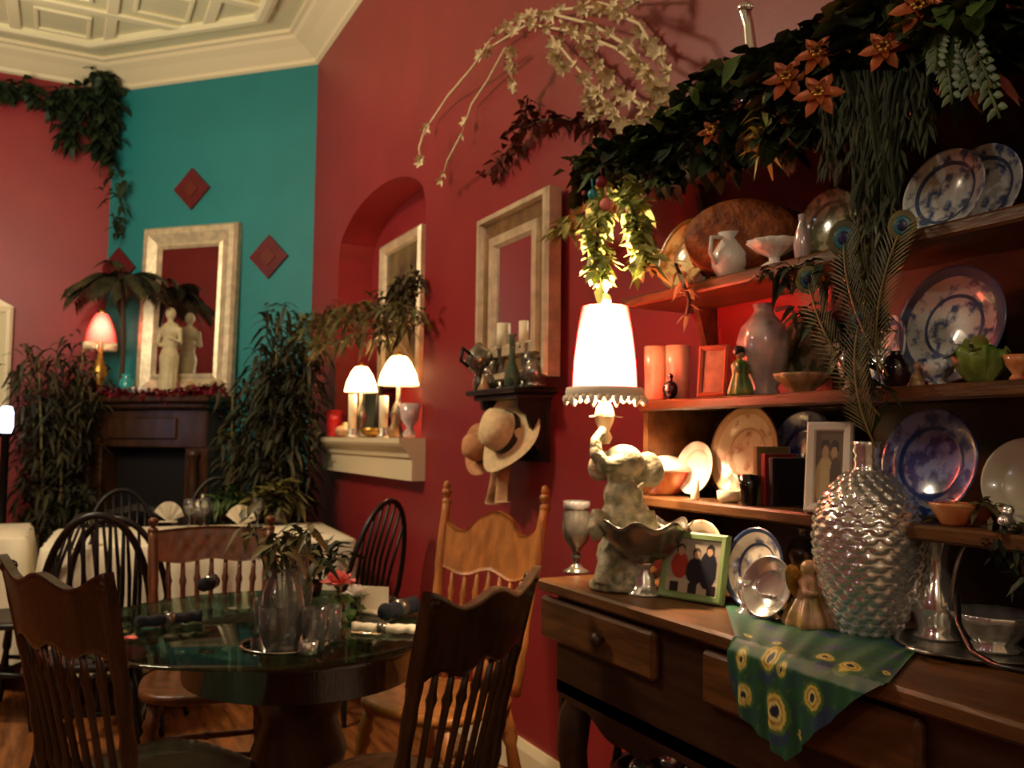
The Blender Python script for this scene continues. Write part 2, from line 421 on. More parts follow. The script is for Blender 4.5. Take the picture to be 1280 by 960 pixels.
# pressed tin ribs: square coffers with an inner raised square
b = MB(); T = .62
def inside(x, y): return x < XW - .42 and y < YB - .42 and x + y < XW + YC - .62 and x > XL + .3
def rib(xa, ya, xb, yb, w, h):
    L = math.hypot(xb - xa, yb - ya); steps = max(1, int(L / .05)); run = None
    for i in range(steps + 1):
        t = i / steps; ok = inside(xa + (xb - xa) * t, ya + (yb - ya) * t)
        if ok and run is None: run = t
        if (not ok or i == steps) and run is not None:
            if t - run > .02:
                mx, my = xa + (xb - xa) * (run + t) / 2, ya + (yb - ya) * (run + t) / 2
                ln = (t - run) * L
                b.box((mx, my, ZC - h / 2), (ln, w, h) if abs(xb - xa) > abs(yb - ya) else (w, ln, h), bevel=.008)
            run = None
i0 = 0
x = XL + .3
while x < XW:
    rib(x, YR + .3, x, YB, .08, .024); x += T
y = YB - .42 - .02
ys = []
while y > 1.5:
    rib(XL + .3, y, XW, y, .08, .027); ys.append(y); y -= T
x = XL + .3
while x < XW:
    for yy in ys:
        c = (x + T / 2, yy + T / 2)
        if inside(c[0] + .24, c[1] + .24) and inside(c[0], c[1]):
            q = .17
            b.box((c[0] - q, c[1], ZC - .01), (.03, 2 * q + .03, .02), bevel=.006); b.box((c[0] + q, c[1], ZC - .01), (.03, 2 * q + .03, .02), bevel=.006)
            b.box((c[0], c[1] - q, ZC - .01), (2 * q, .03, .02), bevel=.006); b.box((c[0], c[1] + q, ZC - .01), (2 * q, .03, .02), bevel=.006)
    x += T
sweep(b, [(XW - .42, YR), (XW - .42, YC - .17), (XB - .17, YB - .42), (XL, YB - .42)], [(0, ZC), (0, ZC - .035), (.03, ZC - .045), (.07, ZC - .045), (.09, ZC - .03), (.09, ZC)])
struct('trim_ceiling', b, M['tinrib'])

# ============================================================ helpers for things
def leaves(bm, c, rad, n, L, W, droop=.25, out=None, jit=1.0):
    c = Vector(c)
    for _ in range(n):
        while True:
            q = Vector((rnd.uniform(-1, 1), rnd.uniform(-1, 1), rnd.uniform(-1, 1)))
            if q.length <= 1: break
        p = c + Vector((q.x * rad[0], q.y * rad[1], q.z * rad[2]))
        d = Vector((rnd.uniform(-1, 1), rnd.uniform(-1, 1), rnd.uniform(-.6, .6))) * jit
        if out: d += Vector(out)
        if d.length < .05: d = Vector((0, 0, -1))
        k = rnd.uniform(.7, 1.25)
        bm.leaf(p, d, (rnd.uniform(-.4, .4), rnd.uniform(-.4, .4), 1), L * k, W * k, droop)
def arc(a, b_, sag, n=10, side=(0, 0, 0)):
    a = Vector(a); b_ = Vector(b_); s2 = Vector(side)
    return [a.lerp(b_, i / n) + (Vector((0, 0, -1)) * sag + s2) * (4 * (i / n) * (1 - i / n)) for i in range(n + 1)]
def rect_frame(bm, w, h, prof, back=True):      # picture frame in the xz plane, facing -y; prof: (inset, depth) from outer edge
    ring = []
    for ins, dep in prof:
        x, z = w / 2 - ins, h / 2 - ins
        ring.append([(-x, -dep, -z), (x, -dep, -z), (x, -dep, z), (-x, -dep, z)])
    vs = [v for q in ring for v in q]; fs = []
    for i in range(len(prof) - 1):
        for k in range(4):
            k2 = (k + 1) % 4; fs.append((i * 4 + k, i * 4 + k2, (i + 1) * 4 + k2, (i + 1) * 4 + k))
    if back: fs.append((3, 2, 1, 0))
    bm.add(vs, fs)
def plane_q(bm, w, h, y): bm.add([(-w / 2, y, -h / 2), (w / 2, y, -h / 2), (w / 2, y, h / 2), (-w / 2, y, h / 2)], [(0, 1, 2, 3)])
def place(o, loc, face, tilt=0, spin=0):  # local -y faces azimuth 'face' (radians from +y clockwise); tilt leans the top back
    m = Matrix.Rotation(math.pi - face, 3, 'Z') @ Matrix.Rotation(tilt, 3, 'X') @ Matrix.Rotation(spin, 3, 'Y')
    o.location = loc; o.rotation_euler = m.to_euler(); return o
WEST = R(-90); DIAG = R(225); SOUTH = R(180)

# ============================================================ BACK OF THE ROOM
# mantelpiece
mc = on_d(187, 495, .17); mz = 1.56
MW = 1.30
mant = thing('mantelpiece', 'dark carved wooden fireplace mantelpiece against the teal wall', 'fireplace')
place(mant, (mc.x + DN.x * .17, mc.y + DN.y * .17, 0), DIAG)
b = MB(); b.box((0, -.17, mz - .025), (MW, .34, .05), bevel=.012); b.box((0, -.15, mz - .07), (MW - .08, .28, .05), bevel=.015); b.build('shelf', M['dark'], mant)
b = MB(); b.box((0, -.12, mz - .24), (MW - .16, .22, .29), bevel=.01); b.box((0, -.24, mz - .24), (.62, .02, .16), bevel=.008); b.build('frieze', M['dark'], mant)
for sx in (-1, 1):
    b = MB(); b.box((sx * (MW / 2 - .17), -.12, (mz - .38) / 2), (.2, .22, mz - .38), bevel=.01)
    b.box((sx * (MW / 2 - .17), -.13, .08), (.24, .25, .16), bevel=.01)
    b.turned((sx * (MW / 2 - .17), -.25, .17), (sx * (MW / 2 - .17), -.25, mz - .4), [(0, .05), (.04, .05), (.08, .03), (.2, .042), (.5, .036), (.8, .042), (.92, .03), (.96, .05), (1, .05)], 12)
    b.build('pilaster', M['dark'], mant)
b = MB(); b.box((0, -.03, .6), (MW - .3, .04, 1.2)); b.build('firebox', M['backd'], mant)
b = MB(); b.prism([(-.36, 0), (-.36, .62), (-.30, .70), (0, .76), (.30, .70), (.36, .62), (.36, 0), (.32, 0), (.32, .60), (.27, .66), (0, .71), (-.27, .66), (-.32, .60), (-.32, 0)], -.25, -.20); b.build('fire_surround', M['silver_o'], mant)
# great mirror over the mantel
tl, br = on_d(181, 290, .05), on_d(292, 480, .05)
mw, mh = (Vector((br.x - tl.x, br.y - tl.y))).length, on_d(236, 283, .05).z - mz
mm = thing('overmantel_mirror', 'wide champagne framed mirror standing on the mantel against the teal wall', 'mirror')
place(mm, ((tl.x + br.x) / 2, (tl.y + br.y) / 2, mz + mh / 2 + .005), DIAG, R(-1.5))
b = MB(); rect_frame(b, mw, mh, [(0, -.03), (0, .02), (.02, .045), (.06, .05), (.13, .02), (.155, .03), (.175, .005)]); b.build('frame', M['champ'], mm)
b = MB(); plane_q(b, mw - .34, mh - .34, -.008); b.build('glass', M['mirror'], mm)
# three diamond plaques
def diamond(px, py, s, lab):
    t = thing('wall_plaque', lab, 'plaque', group='diamond plaques on the teal wall'); p = on_d(px, py, .012)
    place(t, p, DIAG)
    b = MB(); b.prism([(0, -s), (s, 0), (0, s), (-s, 0)], -.012, .012); b.build('board', mat('oxblood_plaque', (98, 26, 30), .4, var=.3, vscale=20), t)
    b = MB(); b.prism([(0, -s * .42), (s * .42, 0), (0, s * .42), (-s * .42, 0)], -.02, -.011); b.build('medallion', mat('plaque_olive', (104, 46, 34), .4, .3), t)
diamond(240, 236, .165, 'dark red diamond plaque highest on the teal wall above the mirror')
diamond(336, 321, .165, 'dark red diamond plaque on the teal wall right of the mirror')
diamond(148, 335, .165, 'dark red diamond plaque left of the mirror behind palm leaves')
# statue
st = on_d(210, 488, .17); s = mpp(st)
b = MB()
H = 112 * s
b.ball((0, 0, H * .93), (H * .058, H * .06, H * .07)); b.tube([(0, 0, H * .80), (0, 0, H * .9)], [H * .035, H * .03])
b.ball((0, 0, H * .74), (H * .125, H * .075, H * .10)); b.ball((0, 0, H * .60), (H * .095, H * .07, H * .12)); b.ball((0, 0, H * .46), (H * .11, H * .08, H * .12))
b.tube([(0, 0, H * .46), (0, 0, H * .25), (0, 0, .0)], [H * .11, H * .095, H * .12], 14)
b.tube([(-H * .12, 0, H * .77), (-H * .15, -.01, H * .6), (-H * .04, -H * .09, H * .56)], [H * .035, H * .03, H * .022])
b.tube([(H * .12, 0, H * .77), (H * .155, -.01, H * .6), (H * .05, -H * .09, H * .66)], [H * .035, H * .03, H * .022])
b.lathe([(H * .13, 0), (H * .135, .01), (H * .13, .03), (H * .115, .035)])
for k in range(7):
    a = math.pi * (1 + k / 6); b.tube([(H * .08 * math.cos(a), H * .06 * math.sin(a), H * .5), (H * .11 * math.cos(a), H * .11 * math.sin(a), H * .02)], H * .014, 6)
o = single('statue', b, M['marble'], 'ivory draped standing figure statue on the mantel before the mirror', 'statue')
place(o, (st.x, st.y, mz), DIAG); remesh(o, .008, 3)
# small things along the mantel
def mant_pt(px, off=.17):
    p = on_d(px, 480, off); return Vector((p.x, p.y, mz))
def vase_lathe(prof, s): return [(r * s, z * s) for r, z in prof]
p = mant_pt(158, .2); b = MB(); b.lathe([(.035, 0), (.045, .02), (.06, .07), (.05, .12), (.03, .15), (.04, .17), (.034, .168), (.02, .14)])
single('mantel_vase', b, mat('turquoise_glaze', (40, 150, 150), .2, coat=.4), 'small turquoise vase on the mantel left of the statue', 'vase', p)
p = mant_pt(176, .1)
b = MB(); b.lathe([(.03, 0), (.05, .012), (.10, .05), (.11, .07), (.10, .068), (.04, .02)])
single('mantel_bowl', b, M['white'], 'low white bowl on the mantel beside the statue', 'bowl', p)
p = mant_pt(272, .14)
b = MB(); b.ball((0, 0, .07), (.08, .05, .06)); b.ball((.06, 0, .13), (.035, .03, .035)); b.ball((-.08, 0, .09), (.05, .03, .03)); b.lathe([(.06, 0), (.06, .015), (.04, .03)])
o = single('porcelain_figurine', b, M['marble'], 'cream porcelain bird figurine at the right end of the mantel', 'figurine', p, R(45)); remesh(o, .006)
p = mant_pt(238, .2); b = MB(); b.lathe([(.025, 0), (.03, .01), (.02, .03), (.035, .06), (.03, .10), (.012, .11)])
single('perfume_jar', b, M['rosy'], 'small blush jar on the mantel right of the statue', 'jar', p)
p = mant_pt(252, .22); b = MB(); b.lathe([(.03, 0), (.032, .03), (.03, .07), (.025, .07), (.025, .01)])
single('votive_holder', b, M['redwax'], 'red glass votive glowing in the mantel garland', 'candle holder', p)
# red garland
b = MB()
for i in range(60):
    t = i / 59; q = on_d(84 + 196 * t, 489, .30); leaves(b, (q.x, q.y, mz + .025 + .02 * math.sin(t * 9)), (.03, .03, .03), 10, .06, .03)
for i in range(26):
    t = i / 25; q = on_d(84 + 196 * t, 489, .33); b.ball((q.x, q.y, mz + .03 + rnd.uniform(-.02, .03)), .014, 8, 6)
single('berry_garland', b, M['garred'], 'crimson leaf and berry garland along the mantel shelf edge', 'garland')
# little lamp at the left of the mantel
def shade_lamp(name, label, loc, h, rs, mats, colr, energy, group=None, fringe=False, sb=.64):
    t = thing(name, label, 'lamp', loc, 0, group)
    b = MB(); b.lathe([(h * .16, 0), (h * .17, h * .03), (h * .07, h * .08), (h * .05, h * .16), (h * .11, h * .28), (h * .06, h * .40), (h * .03, h * .46), (h * .025, h * .72)], n=16); b.build('base', mats[0], t)
    b = MB(); sz_ = lambda q: h * (sb + (1 - sb) * q); b.lathe([(rs, sz_(0)), (rs * .97, sz_(.12)), (rs * .86, sz_(.4)), (rs * .62, sz_(.75)), (rs * .4, sz_(.97)), (rs * .33, sz_(1))], n=28, cap=False); b.build('lamp_shade', mats[1], t)
    b = MB()
    for k in range(3):
        a = k * 2.094; b.tube([(0, 0, h * .96), (rs * .34 * math.cos(a), rs * .34 * math.sin(a), h * .99)], .002, 5)
    b.tube([(0, 0, h * .72), (0, 0, h * .97)], .0025, 6); b.ball((0, 0, h * 1.03), h * .03, 8, 6); b.build('harp', M['gold'], t)
    b = MB(); b.ball((0, 0, h * .8), (h * .045, h * .045, h * .06), 12, 8)
    b.build('bulb', mat(name + '_bulb', (255, 220, 170), .5, emit=(255, 205, 140), es=25), t)
    if fringe:
        b = MB()
        for k in range(36):
            a = 2 * math.pi * k / 36; x, y = rs * .99 * math.cos(a), rs * .99 * math.sin(a)
            b.tube([(x, y, h * sb + .004), (x, y, h * (sb - .05)), (x, y, h * (sb - .09))], [rs * .05, rs * .07, rs * .02], 5)
        b.build('fringe', M['cream'], t)
    l = point_light(name + '_light', (loc[0], loc[1], loc[2] + h * .8), energy, colr, h * .09)
    return t
M['redshade'] = red_shade_mat('red_shade', (255, 150, 140), (130, 0, 12), .75)
M['whiteshade'] = shade_mat('white_glass_shade', (250, 225, 190), .6)
q = on_d(124, 470, .24); hh = (on_d(124, 392, .24).z - mz)
shade_lamp('mantel_lamp', 'little red shaded lamp with white fringe at the left end of the mantel', (q.x, q.y, mz), hh, 19 * mpp(q), (M['gold'], M['redshade']), (1, .75, .6), 4.0, None, True)

# ---- potted trees either side of the fireplace
def cane_tree(name, label, base, crown, lmat, canes=5, hgt=1.9, n=40, L=.17, W=.032, spread=.35, group=None, pot=True, kindw='plant'):
    t = thing(name, label, kindw, base, 0, group)
    if pot:
        b = MB(); b.lathe([(.12, 0), (.15, .02), (.19, .26), (.2, .28), (.18, .28), (.17, .22)], n=20); b.build('pot', M['dark'], t)
    ends = []
    b = MB()
    for i in range(canes):
        a = 2 * math.pi * i / canes + .3; e = Vector((math.cos(a) * spread * rnd.uniform(.4, 1), math.sin(a) * spread * rnd.uniform(.4, 1), hgt * rnd.uniform(.75, 1)))
        s0 = Vector((math.cos(a) * .06, math.sin(a) * .06, .2)); pts = arc(s0, e, .0, 8, (0, 0, .1)); b.tube(pts, [.014 - .008 * j / 8 for j in range(9)], 7); ends.append(pts)
    b.build('canes', M['bamboo'], t)
    b = MB()
    for pts in ends:
        for j in range(2, 9):
            leaves(b, pts[j], (crown, crown, crown * .8), n // 7 + 1, L, W, .55)
    b.build('foliage', lmat, t)
    return t
q = on_z(62, 720, 0)
def at_depth(px, dep):
    r = ray(px, 543); r = Vector((r.x, r.y, 0)); return r * (dep / r.dot(FWD))
q = at_depth(68, 6.5)
cane_tree('potted_bamboo', 'dark bushy silk bamboo tree left of the fireplace', (q.x, q.y, 0), .17, M['treeb'], 8, 1.92, 260, .13, .024, .32, 'silk trees beside the fireplace')
q = at_depth(90, 6.3)
cane_tree('potted_bamboo', 'lower dark silk bamboo tree touching the left side of the mantelpiece', (q.x, q.y, 0), .11, M['tree'], 5, 1.05, 120, .12, .024, .12, 'silk trees beside the fireplace')
q = at_depth(352, 5.55)
cane_tree('potted_bamboo', 'tall dark silk bamboo tree in the corner between teal wall and red wall', (q.x, q.y, 0), .15, M['tree'], 9, 2.02, 330, .13, .024, .2, 'silk trees beside the fireplace')
q = at_depth(304, 5.75)
cane_tree('potted_bamboo', 'shorter silk bamboo tree against the right side of the mantelpiece', (q.x, q.y, 0), .10, M['treeb'], 6, 1.55, 150, .12, .024, .12, 'silk trees beside the fireplace')
# palm rising left of the statue
def palm(name, label, base, trunk_top, fronds, lmat, Lf, W=.02, group=None):
    t = thing(name, label, 'plant', base, 0, group); base = Vector(base); tt = Vector(trunk_top) - base
    b = MB(); b.tube(arc((0, 0, 0), tt, 0, 6, (.02, 0, 0)), [.022, .02, .018, .018, .016, .015, .014], 8); b.build('trunk', M['stem'], t)
    for i in range(fronds):
        a = 2 * math.pi * i / fronds + rnd.uniform(-.2, .2); el = rnd.uniform(-.1, .7)
        d = Vector((math.cos(a) * math.cos(el), math.sin(a) * math.cos(el), math.sin(el)))
        e = tt + d * Lf * rnd.uniform(.8, 1.1); pts = arc(tt, e + Vector((0, 0, -Lf * .35)), -Lf * .18, 8)
        b = MB(); b.tube(pts, [.004] * 8 + [.001], 5)
        for j in range(1, 9):
            dr = (pts[j] - pts[j - 1]).normalized(); sd = dr.cross(Vector((0, 0, 1))).normalized()
            for sg in (-1, 1):
                for f in (0, .5):
                    b.leaf(pts[j - 1].lerp(pts[j], f), dr * .7 + sd * sg, (0, 0, 1), Lf * .34, W, .45)
        b.build('frond', lmat, t)
    return t
q = on_d(150, 480, .2)
tt = on_d(152, 355, .3)
palm('mantel_palm', 'dark palm arching over the left end of the mantel', (q.x, q.y, mz), tt, 20, M['treeb'], .36, .03)
# ivy round the ceiling corner
t = thing('corner_ivy', 'dark ivy garland hanging in the ceiling corner above the back wall', 'garland')
b = MB(); c0 = Vector((XB - .02, YB - .14, 0))
b.tube([(XB - 1.0, YB - .1, ZCR - .07), (XB - .6, YB - .1, ZCR - .15), (XB - .25, YB - .1, ZCR - .12), (XB - .06, YB - .14, ZCR - .07), (XB - .1, YB - .12, ZCR - .5), (XB - .08, YB - .12, ZCR - .75)], .008, 6); b.build('vine', M['stem'], t)
b = MB()
for i in range(20): leaves(b, (XB - 1.05 + i * .052, YB - .12, 3.82 + (ZCR - 3.9) + .05 * math.sin(i) - .10 * math.sin(i / 19 * math.pi)), (.05, .06, .06), 16, .10, .06, .3)
for i in range(24): leaves(b, (XB - .07 - .035 * math.sin(i * 1.3), YB - .15, ZCR + .07 - i * .028), (.11 - i * .003, .07, .05), 16, .10, .055, .5)
for i in range(8): leaves(b, (XB - .32, YB - .13, ZCR - .17 - i * .05), (.14 - .01 * i, .05, .04), 16, .10, .05, .6)
for i in range(9): leaves(b, (XB + .03, YB - .2, ZCR - .7 - i * .06), (.09, .04, .04), 4, .10, .04, .6)
b.build('leaves', M['leaf'], t)

# cream framed panel and pale glowing lamp at the far left edge
q = on_y(2, 450, YB - .03); s = mpp(q)
t = thing('cream_wall_panel', 'tall cream framed panel with peaked top at the far left edge', 'panel'); zt, zb = on_y(5, 383, YB - .03).z, on_y(5, 512, YB - .03).z
w2 = .30; xr = on_y(14, 450, YB - .03).x
place(t, (xr - w2 / 2, YB - .03, (zt + zb) / 2), SOUTH)
b = MB(); rect_frame(b, w2, zt - zb, [(0, -.03), (0, .02), (.02, .035), (.045, .03), (.05, .012)]); b.prism([(-w2 / 2, (zt - zb) / 2), (w2 / 2, (zt - zb) / 2), (0, (zt - zb) / 2 + .08)], -.02, .02); b.build('frame', M['cream'], t)
b = MB(); plane_q(b, w2 - .1, zt - zb - .1, -.012); b.build('panel_face', mat('pale_linen_panel', (214, 200, 160), .8), t)
q = at_depth(7, 5.9); zz = EYE.z + (543 - 526) * mpp(Vector((q.x, q.y, 1.2)))
t = thing('glass_pillar_lamp', 'small cold white glowing lamp on a dark stand at the far left edge', 'lamp', (q.x, q.y, 0))
b = MB(); b.lathe([(.16, 0), (.16, .02), (.03, .05), (.025, zz - .12), (.06, zz - .1), (.06, zz - .09)], n=16); b.build('stand', M['black'], t)
b = MB(); b.lathe([(.03, zz - .088), (.042, zz - .05), (.042, zz + .05), (.03, zz + .085), (.01, zz + .09)], n=16); b.build('globe', mat('cold_lamp_glass', (230, 240, 255), .4, emit=(190, 215, 255), es=9), t)

# ---- things on the niche shelf
t = thing('niche_shelf', 'white crown moulded shelf below the arched niche', 'shelf')
sy0, sy1 = on_x(527, 570, XW - .02).y, on_x(398, 560, XW - .1).y
b = MB(); sweep(b, [(XW, sy0), (XW, sy1)], [(0, 1.06), (.07, 1.06), (.07, 1.17), (.085, 1.175), (.09, 1.20), (.13, 1.23), (.14, 1.245), (.14, 1.27), (0, 1.27)]); b.build('moulding', M['cream'], t)
SH = 1.272
def on_shelf(px, off=.04):
    p = on_x(px, 540, XW - off); return Vector((p.x, p.y, SH))
def lamp_at(px, ptop, pbot_shade, w, off, name, label, e, col=(1, .7, .42)):
    p = on_shelf(px, off); h = on_x(px, ptop, XW - off).z - SH
    return shade_lamp(name, label, p, h, w / 2 * mpp(p), (M['silver_o'], M['whiteshade']), col, e, 'small lamps on the niche shelf')
lamp_at(450, 459, 488, 42, .03, 'niche_lamp', 'small white shaded lamp at the left of the niche shelf', 9)
lamp_at(497, 446, 478, 52, .0, 'niche_lamp', 'taller white bell shaded lamp at the right of the niche shelf', 11)
p = on_shelf(417, .06); b = MB(); b.lathe([(.03, 0), (.045, .01), (.05, .10), (.052, .17), (.048, .17), (.045, .02)], n=16); single('pink_glass', b, M['redwax'], 'red glass votive at the left end of the niche shelf', 'candle holder', p)
for px, h, r, lab in ((440, .20, .024, 'cream pillar candle in front of the left niche lamp'), (479, .17, .024, 'cream pillar candle in the middle of the niche shelf')):
    p = on_shelf(px, .09); t = thing('pillar_candle', lab, 'candle', p, 0, 'pillar candles on the niche shelf')
    b = MB(); b.lathe([(r * 1.5, 0), (r * 1.5, .01), (r * .9, .02), (r * 1.1, .05)], n=16); b.build('holder', M['silver'], t)
    b = MB(); b.lathe([(r, .05), (r, .05 + h), (r * .7, .05 + h - .004)], n=16); b.build('wax', M['wax'], t)
p = on_shelf(462, -.1); t = thing('black_picture_frame', 'black framed picture leaning inside the niche between the lamps', 'picture frame'); place(t, (p.x, p.y, SH + .17), WEST, R(-4))
b = MB(); rect_frame(b, .34, .32, [(0, -.02), (0, .01), (.01, .02), (.04, .015), (.045, .0)]); b.build('frame', M['black'], t)
b = MB(); plane_q(b, .25, .23, 0); b.build('picture', mat('dim_picture', (60, 66, 50), .3, var=.5, vscale=12), t)
p = on_shelf(429, .1); b = MB(); b.ball((0, 0, .035), (.05, .05, .035)); b.ball((.02, .03, .07), .022); o = single('shell_ornament', b, M['rosy'], 'small blush shell ornament beside the red votive', 'ornament', p); remesh(o, .005)
p = on_shelf(466, .1); b = MB(); b.lathe([(.03, 0), (.06, .02), (.075, .05), (.07, .05), (.03, .015)], n=18); single('brass_dish', b, M['gold'], 'low brass dish on the niche shelf front', 'dish', p)
p = on_shelf(512, .06); b = MB(); b.lathe([(.03, 0), (.035, .02), (.015, .05), (.045, .09), (.055, .17), (.05, .17), (.035, .10)], n=18); single('rose_goblet', b, M['pearl'], 'blush goblet at the right end of the niche shelf', 'goblet', p)
p = on_shelf(492, .1); b = MB(); b.lathe([(.02, 0), (.03, .01), (.025, .05), (.012, .07), (.012, .12), (.02, .125)], n=14); single('scent_bottle', b, M['rosy'], 'little scent bottle in front of the right niche lamp', 'bottle', p)
# picture at the back of the niche
q0, q1 = on_x(485, 300, XW + NDX - .03), on_x(529, 290, XW + NDX - .03)
fw = abs(q0.y - q1.y) + .1; zt = on_x(524, 284, XW + NDX - .03).z; fh = .92
t = thing('niche_picture', 'gilt framed picture hanging inside the arched niche', 'picture'); place(t, (XW + NDX - .03, q1.y - .02 + fw / 2, zt - fh / 2), WEST)
b = MB(); rect_frame(b, fw, fh, [(0, -.02), (0, .02), (.02, .035), (.06, .02), (.07, .0)]); b.build('frame', M['champ'], t)
b = MB(); plane_q(b, fw - .13, fh - .13, 0); b.build('canvas', mat('olive_painting', (120, 100, 60), .5, var=.6, vscale=6, rgb2=(70, 50, 36)), t)
# silk foliage hanging across the niche
def spray(name, label, pts, lmat, n, L, W, rad, cat='foliage', droop=.4, stem=True, group=None):
    t = thing(name, label, cat, group=group)
    b = MB(); b.tube(pts, .005, 6); b.build('stem', M['stem'], t)
    b = MB(); m = len(pts)
    for i in range(n):
        f = rnd.uniform(0, m - 1.001); k = int(f); p = Vector(pts[k]).lerp(Vector(pts[k + 1]), f - k)
        leaves(b, p, (rad, rad, rad * .7), 1, L, W, droop)
    b.build('leaves', lmat, t); return t
A = [on_x(px, py, XW - off) for px, py, off in ((372, 420, .30), (400, 400, .25), (440, 392, .2), (480, 388, .15), (520, 392, .1))]
spray('palm_spray', 'olive silk palm spray reaching across the front of the niche', A, M['leafo'], 420, .11, .022, .11)
A = [on_x(px, py, XW - off) for px, py, off in ((470, 425, .1), (490, 390, .08), (510, 360, .06), (520, 345, .05))]
spray('fern_spray', 'dark olive spray in front of the niche picture', A, M['treeb'], 190, .10, .022, .08)
A = [on_x(px, py, XW - off) for px, py, off in ((395, 432, .3), (425, 425, .2), (455, 418, .15), (500, 415, .1))]
spray('trailing_spray', 'tan olive trailing spray just above the niche lamps', A, M['leafo'], 120, .11, .02, .06)

# ---- mirror on the red wall, leaning out a little
q0, q1 = on_x(600, 380, XW - .06), on_x(689, 350, XW - .06)
mw = abs(q0.y - q1.y); zt = (on_x(689, 232, XW - .06).z + on_x(600, 277, XW - .06).z) / 2; zb = on_x(689, 470, XW - .06).z; mh = zt - zb
wm = thing('wall_mirror', 'rectangular silver gilt framed mirror on the red wall above the black bracket shelf', 'mirror'); place(wm, (XW - .05, (q0.y + q1.y) / 2, (zt + zb) / 2), WEST)
b = MB(); rect_frame(b, mw, mh, [(0, -.03), (0, .02), (.008, .034), (.028, .034), (.036, .012)]); b.build('outer_moulding', M['champ'], wm)
b = MB(); rect_frame(b, mw, mh, [(.036, .012), (.05, .008), (.095, .002)], False); b.build('panel', mat('dull_gilt_panel', (140, 108, 70), .45, .3, var=.4, vscale=14, bump=.3), wm)
b = MB(); rect_frame(b, mw, mh, [(.093, .0), (.10, .02), (.135, .02), (.15, .0)], False); b.build('inner_moulding', M['champ'], wm)
b = MB(); plane_q(b, mw - .28, mh - .28, -.004); b.build('glass', M['mirror'], wm)
# bracket shelf
q0, q1 = on_x(588, 488, XW - .16), on_x(690, 480, XW - .02)
sy = (q0.y + q1.y) / 2; sw = abs(q0.y - q1.y) + .02; sz = on_x(600, 488, XW - .16).z
bs = thing('bracket_shelf', 'small black bracket shelf under the silver framed wall mirror', 'shelf', (XW, sy, sz))
b = MB(); b.box((-.09, 0, -.01), (.18, sw, .02), bevel=.006); b.box((-.08, 0, -.03), (.15, sw - .05, .02), bevel=.006); b.build('top', M['black'], bs)
for k in (-1, 1):
    b = MB(); out = [(-.005, -.035), (-.14, -.035), (-.135, -.07), (-.09, -.10), (-.07, -.16), (-.045, -.22), (-.005, -.25)]
    b.prism([(x, z) for x, z in out], k * (sw / 2 - .07) - .012, k * (sw / 2 - .07) + .012); b.build('bracket', M['black'], bs)
b = MB(); b.box((-.012, 0, -.15), (.02, sw - .1, .24)); b.build('back_rail', M['black'], bs)
for y_ in (-.12, 0, .12):
    b = MB(); b.tube([(-.02, y_, -.2), (-.07, y_, -.2), (-.08, y_, -.17)], .008, 8); b.build('peg', M['black'], bs)
def bs_pt(px, off): p = on_x(px, 480, XW - off); return Vector((p.x, p.y, sz + .001))
# items on bracket shelf
p = bs_pt(598, .11); s = mpp(p)
t = thing('teapot', 'dark pewter teapot at the left end of the bracket shelf', 'teapot', p, R(20))
b = MB(); b.lathe([(.02, 0), (.022, .05), (.012, .07), (.04, .09), (.06, .125), (.05, .16), (.025, .18), (.008, .20)], n=18); b.build('body', M['silver_o'], t)
b = MB(); b.tube([(-.05, 0, .15), (-.09, 0, .17), (-.10, 0, .12), (-.06, 0, .10)], .008, 8); b.build('handle', M['black'], t)
b = MB(); b.tube([(.04, 0, .11), (.08, 0, .14), (.10, 0, .18)], [.014, .01, .008], 8); b.build('spout', M['silver_o'], t)
for px, off, h, lab in ((627, .06, .27, 'left cream candle in a pewter stick before the wall mirror'), (655, .05, .26, 'right cream candle in a pewter stick before the wall mirror')):
    p = bs_pt(px, off); t = thing('candlestick', lab, 'candlestick', p, 0, 'candlesticks on the bracket shelf')
    b = MB(); b.lathe([(.035, 0), (.036, .008), (.012, .02), (.018, .05), (.010, .08), (.02, h * .6), (.024, h * .62), (.02, h * .64)], n=16); b.build('stick', M['silver_o'], t)
    b = MB(); b.lathe([(.022, h * .64), (.022, h), (.015, h - .003)], n=14); b.build('candle', M['wax'], t)
p = bs_pt(640, .12); b = MB(); b.lathe([(.02, 0), (.03, .01), (.028, .06), (.012, .10), (.012, .19), (.018, .2)], n=14)
single('bottle', b, mat('smoky_green_glass', (110, 130, 110), .08, trans=.6), 'slim smoky green bottle in the middle of the bracket shelf', 'bottle', p)
p = bs_pt(614, .08); b = MB(); b.ball((0, 0, .035), (.05, .045, .035)); b.ball((0, .01, .08), (.035, .03, .03)); b.ball((.01, 0, .11), .02)
o = single('figurine', b, M['silver_o'], 'dull pewter huddled figurine beside the teapot on the bracket shelf', 'figurine', p); remesh(o, .005)
p = bs_pt(670, .08); b = MB(); b.ball((0, 0, .05), (.05, .05, .05)); b.ball((-.01, .03, .10), (.03, .03, .035)); b.lathe([(.04, 0), (.04, .01), (.03, .02)])
o = single('figurine', b, M['silver_o'], 'round pewter figurine at the right end of the bracket shelf', 'figurine', p); remesh(o, .005)
p = bs_pt(605, .13); b = MB(); b.lathe([(.024, 0), (.026, .006), (.014, .03), (.008, .06), (.002, .065)], n=12)
single('shell', b, M['rosy'], 'little blush cone shell at the left front of the bracket shelf', 'shell', p)
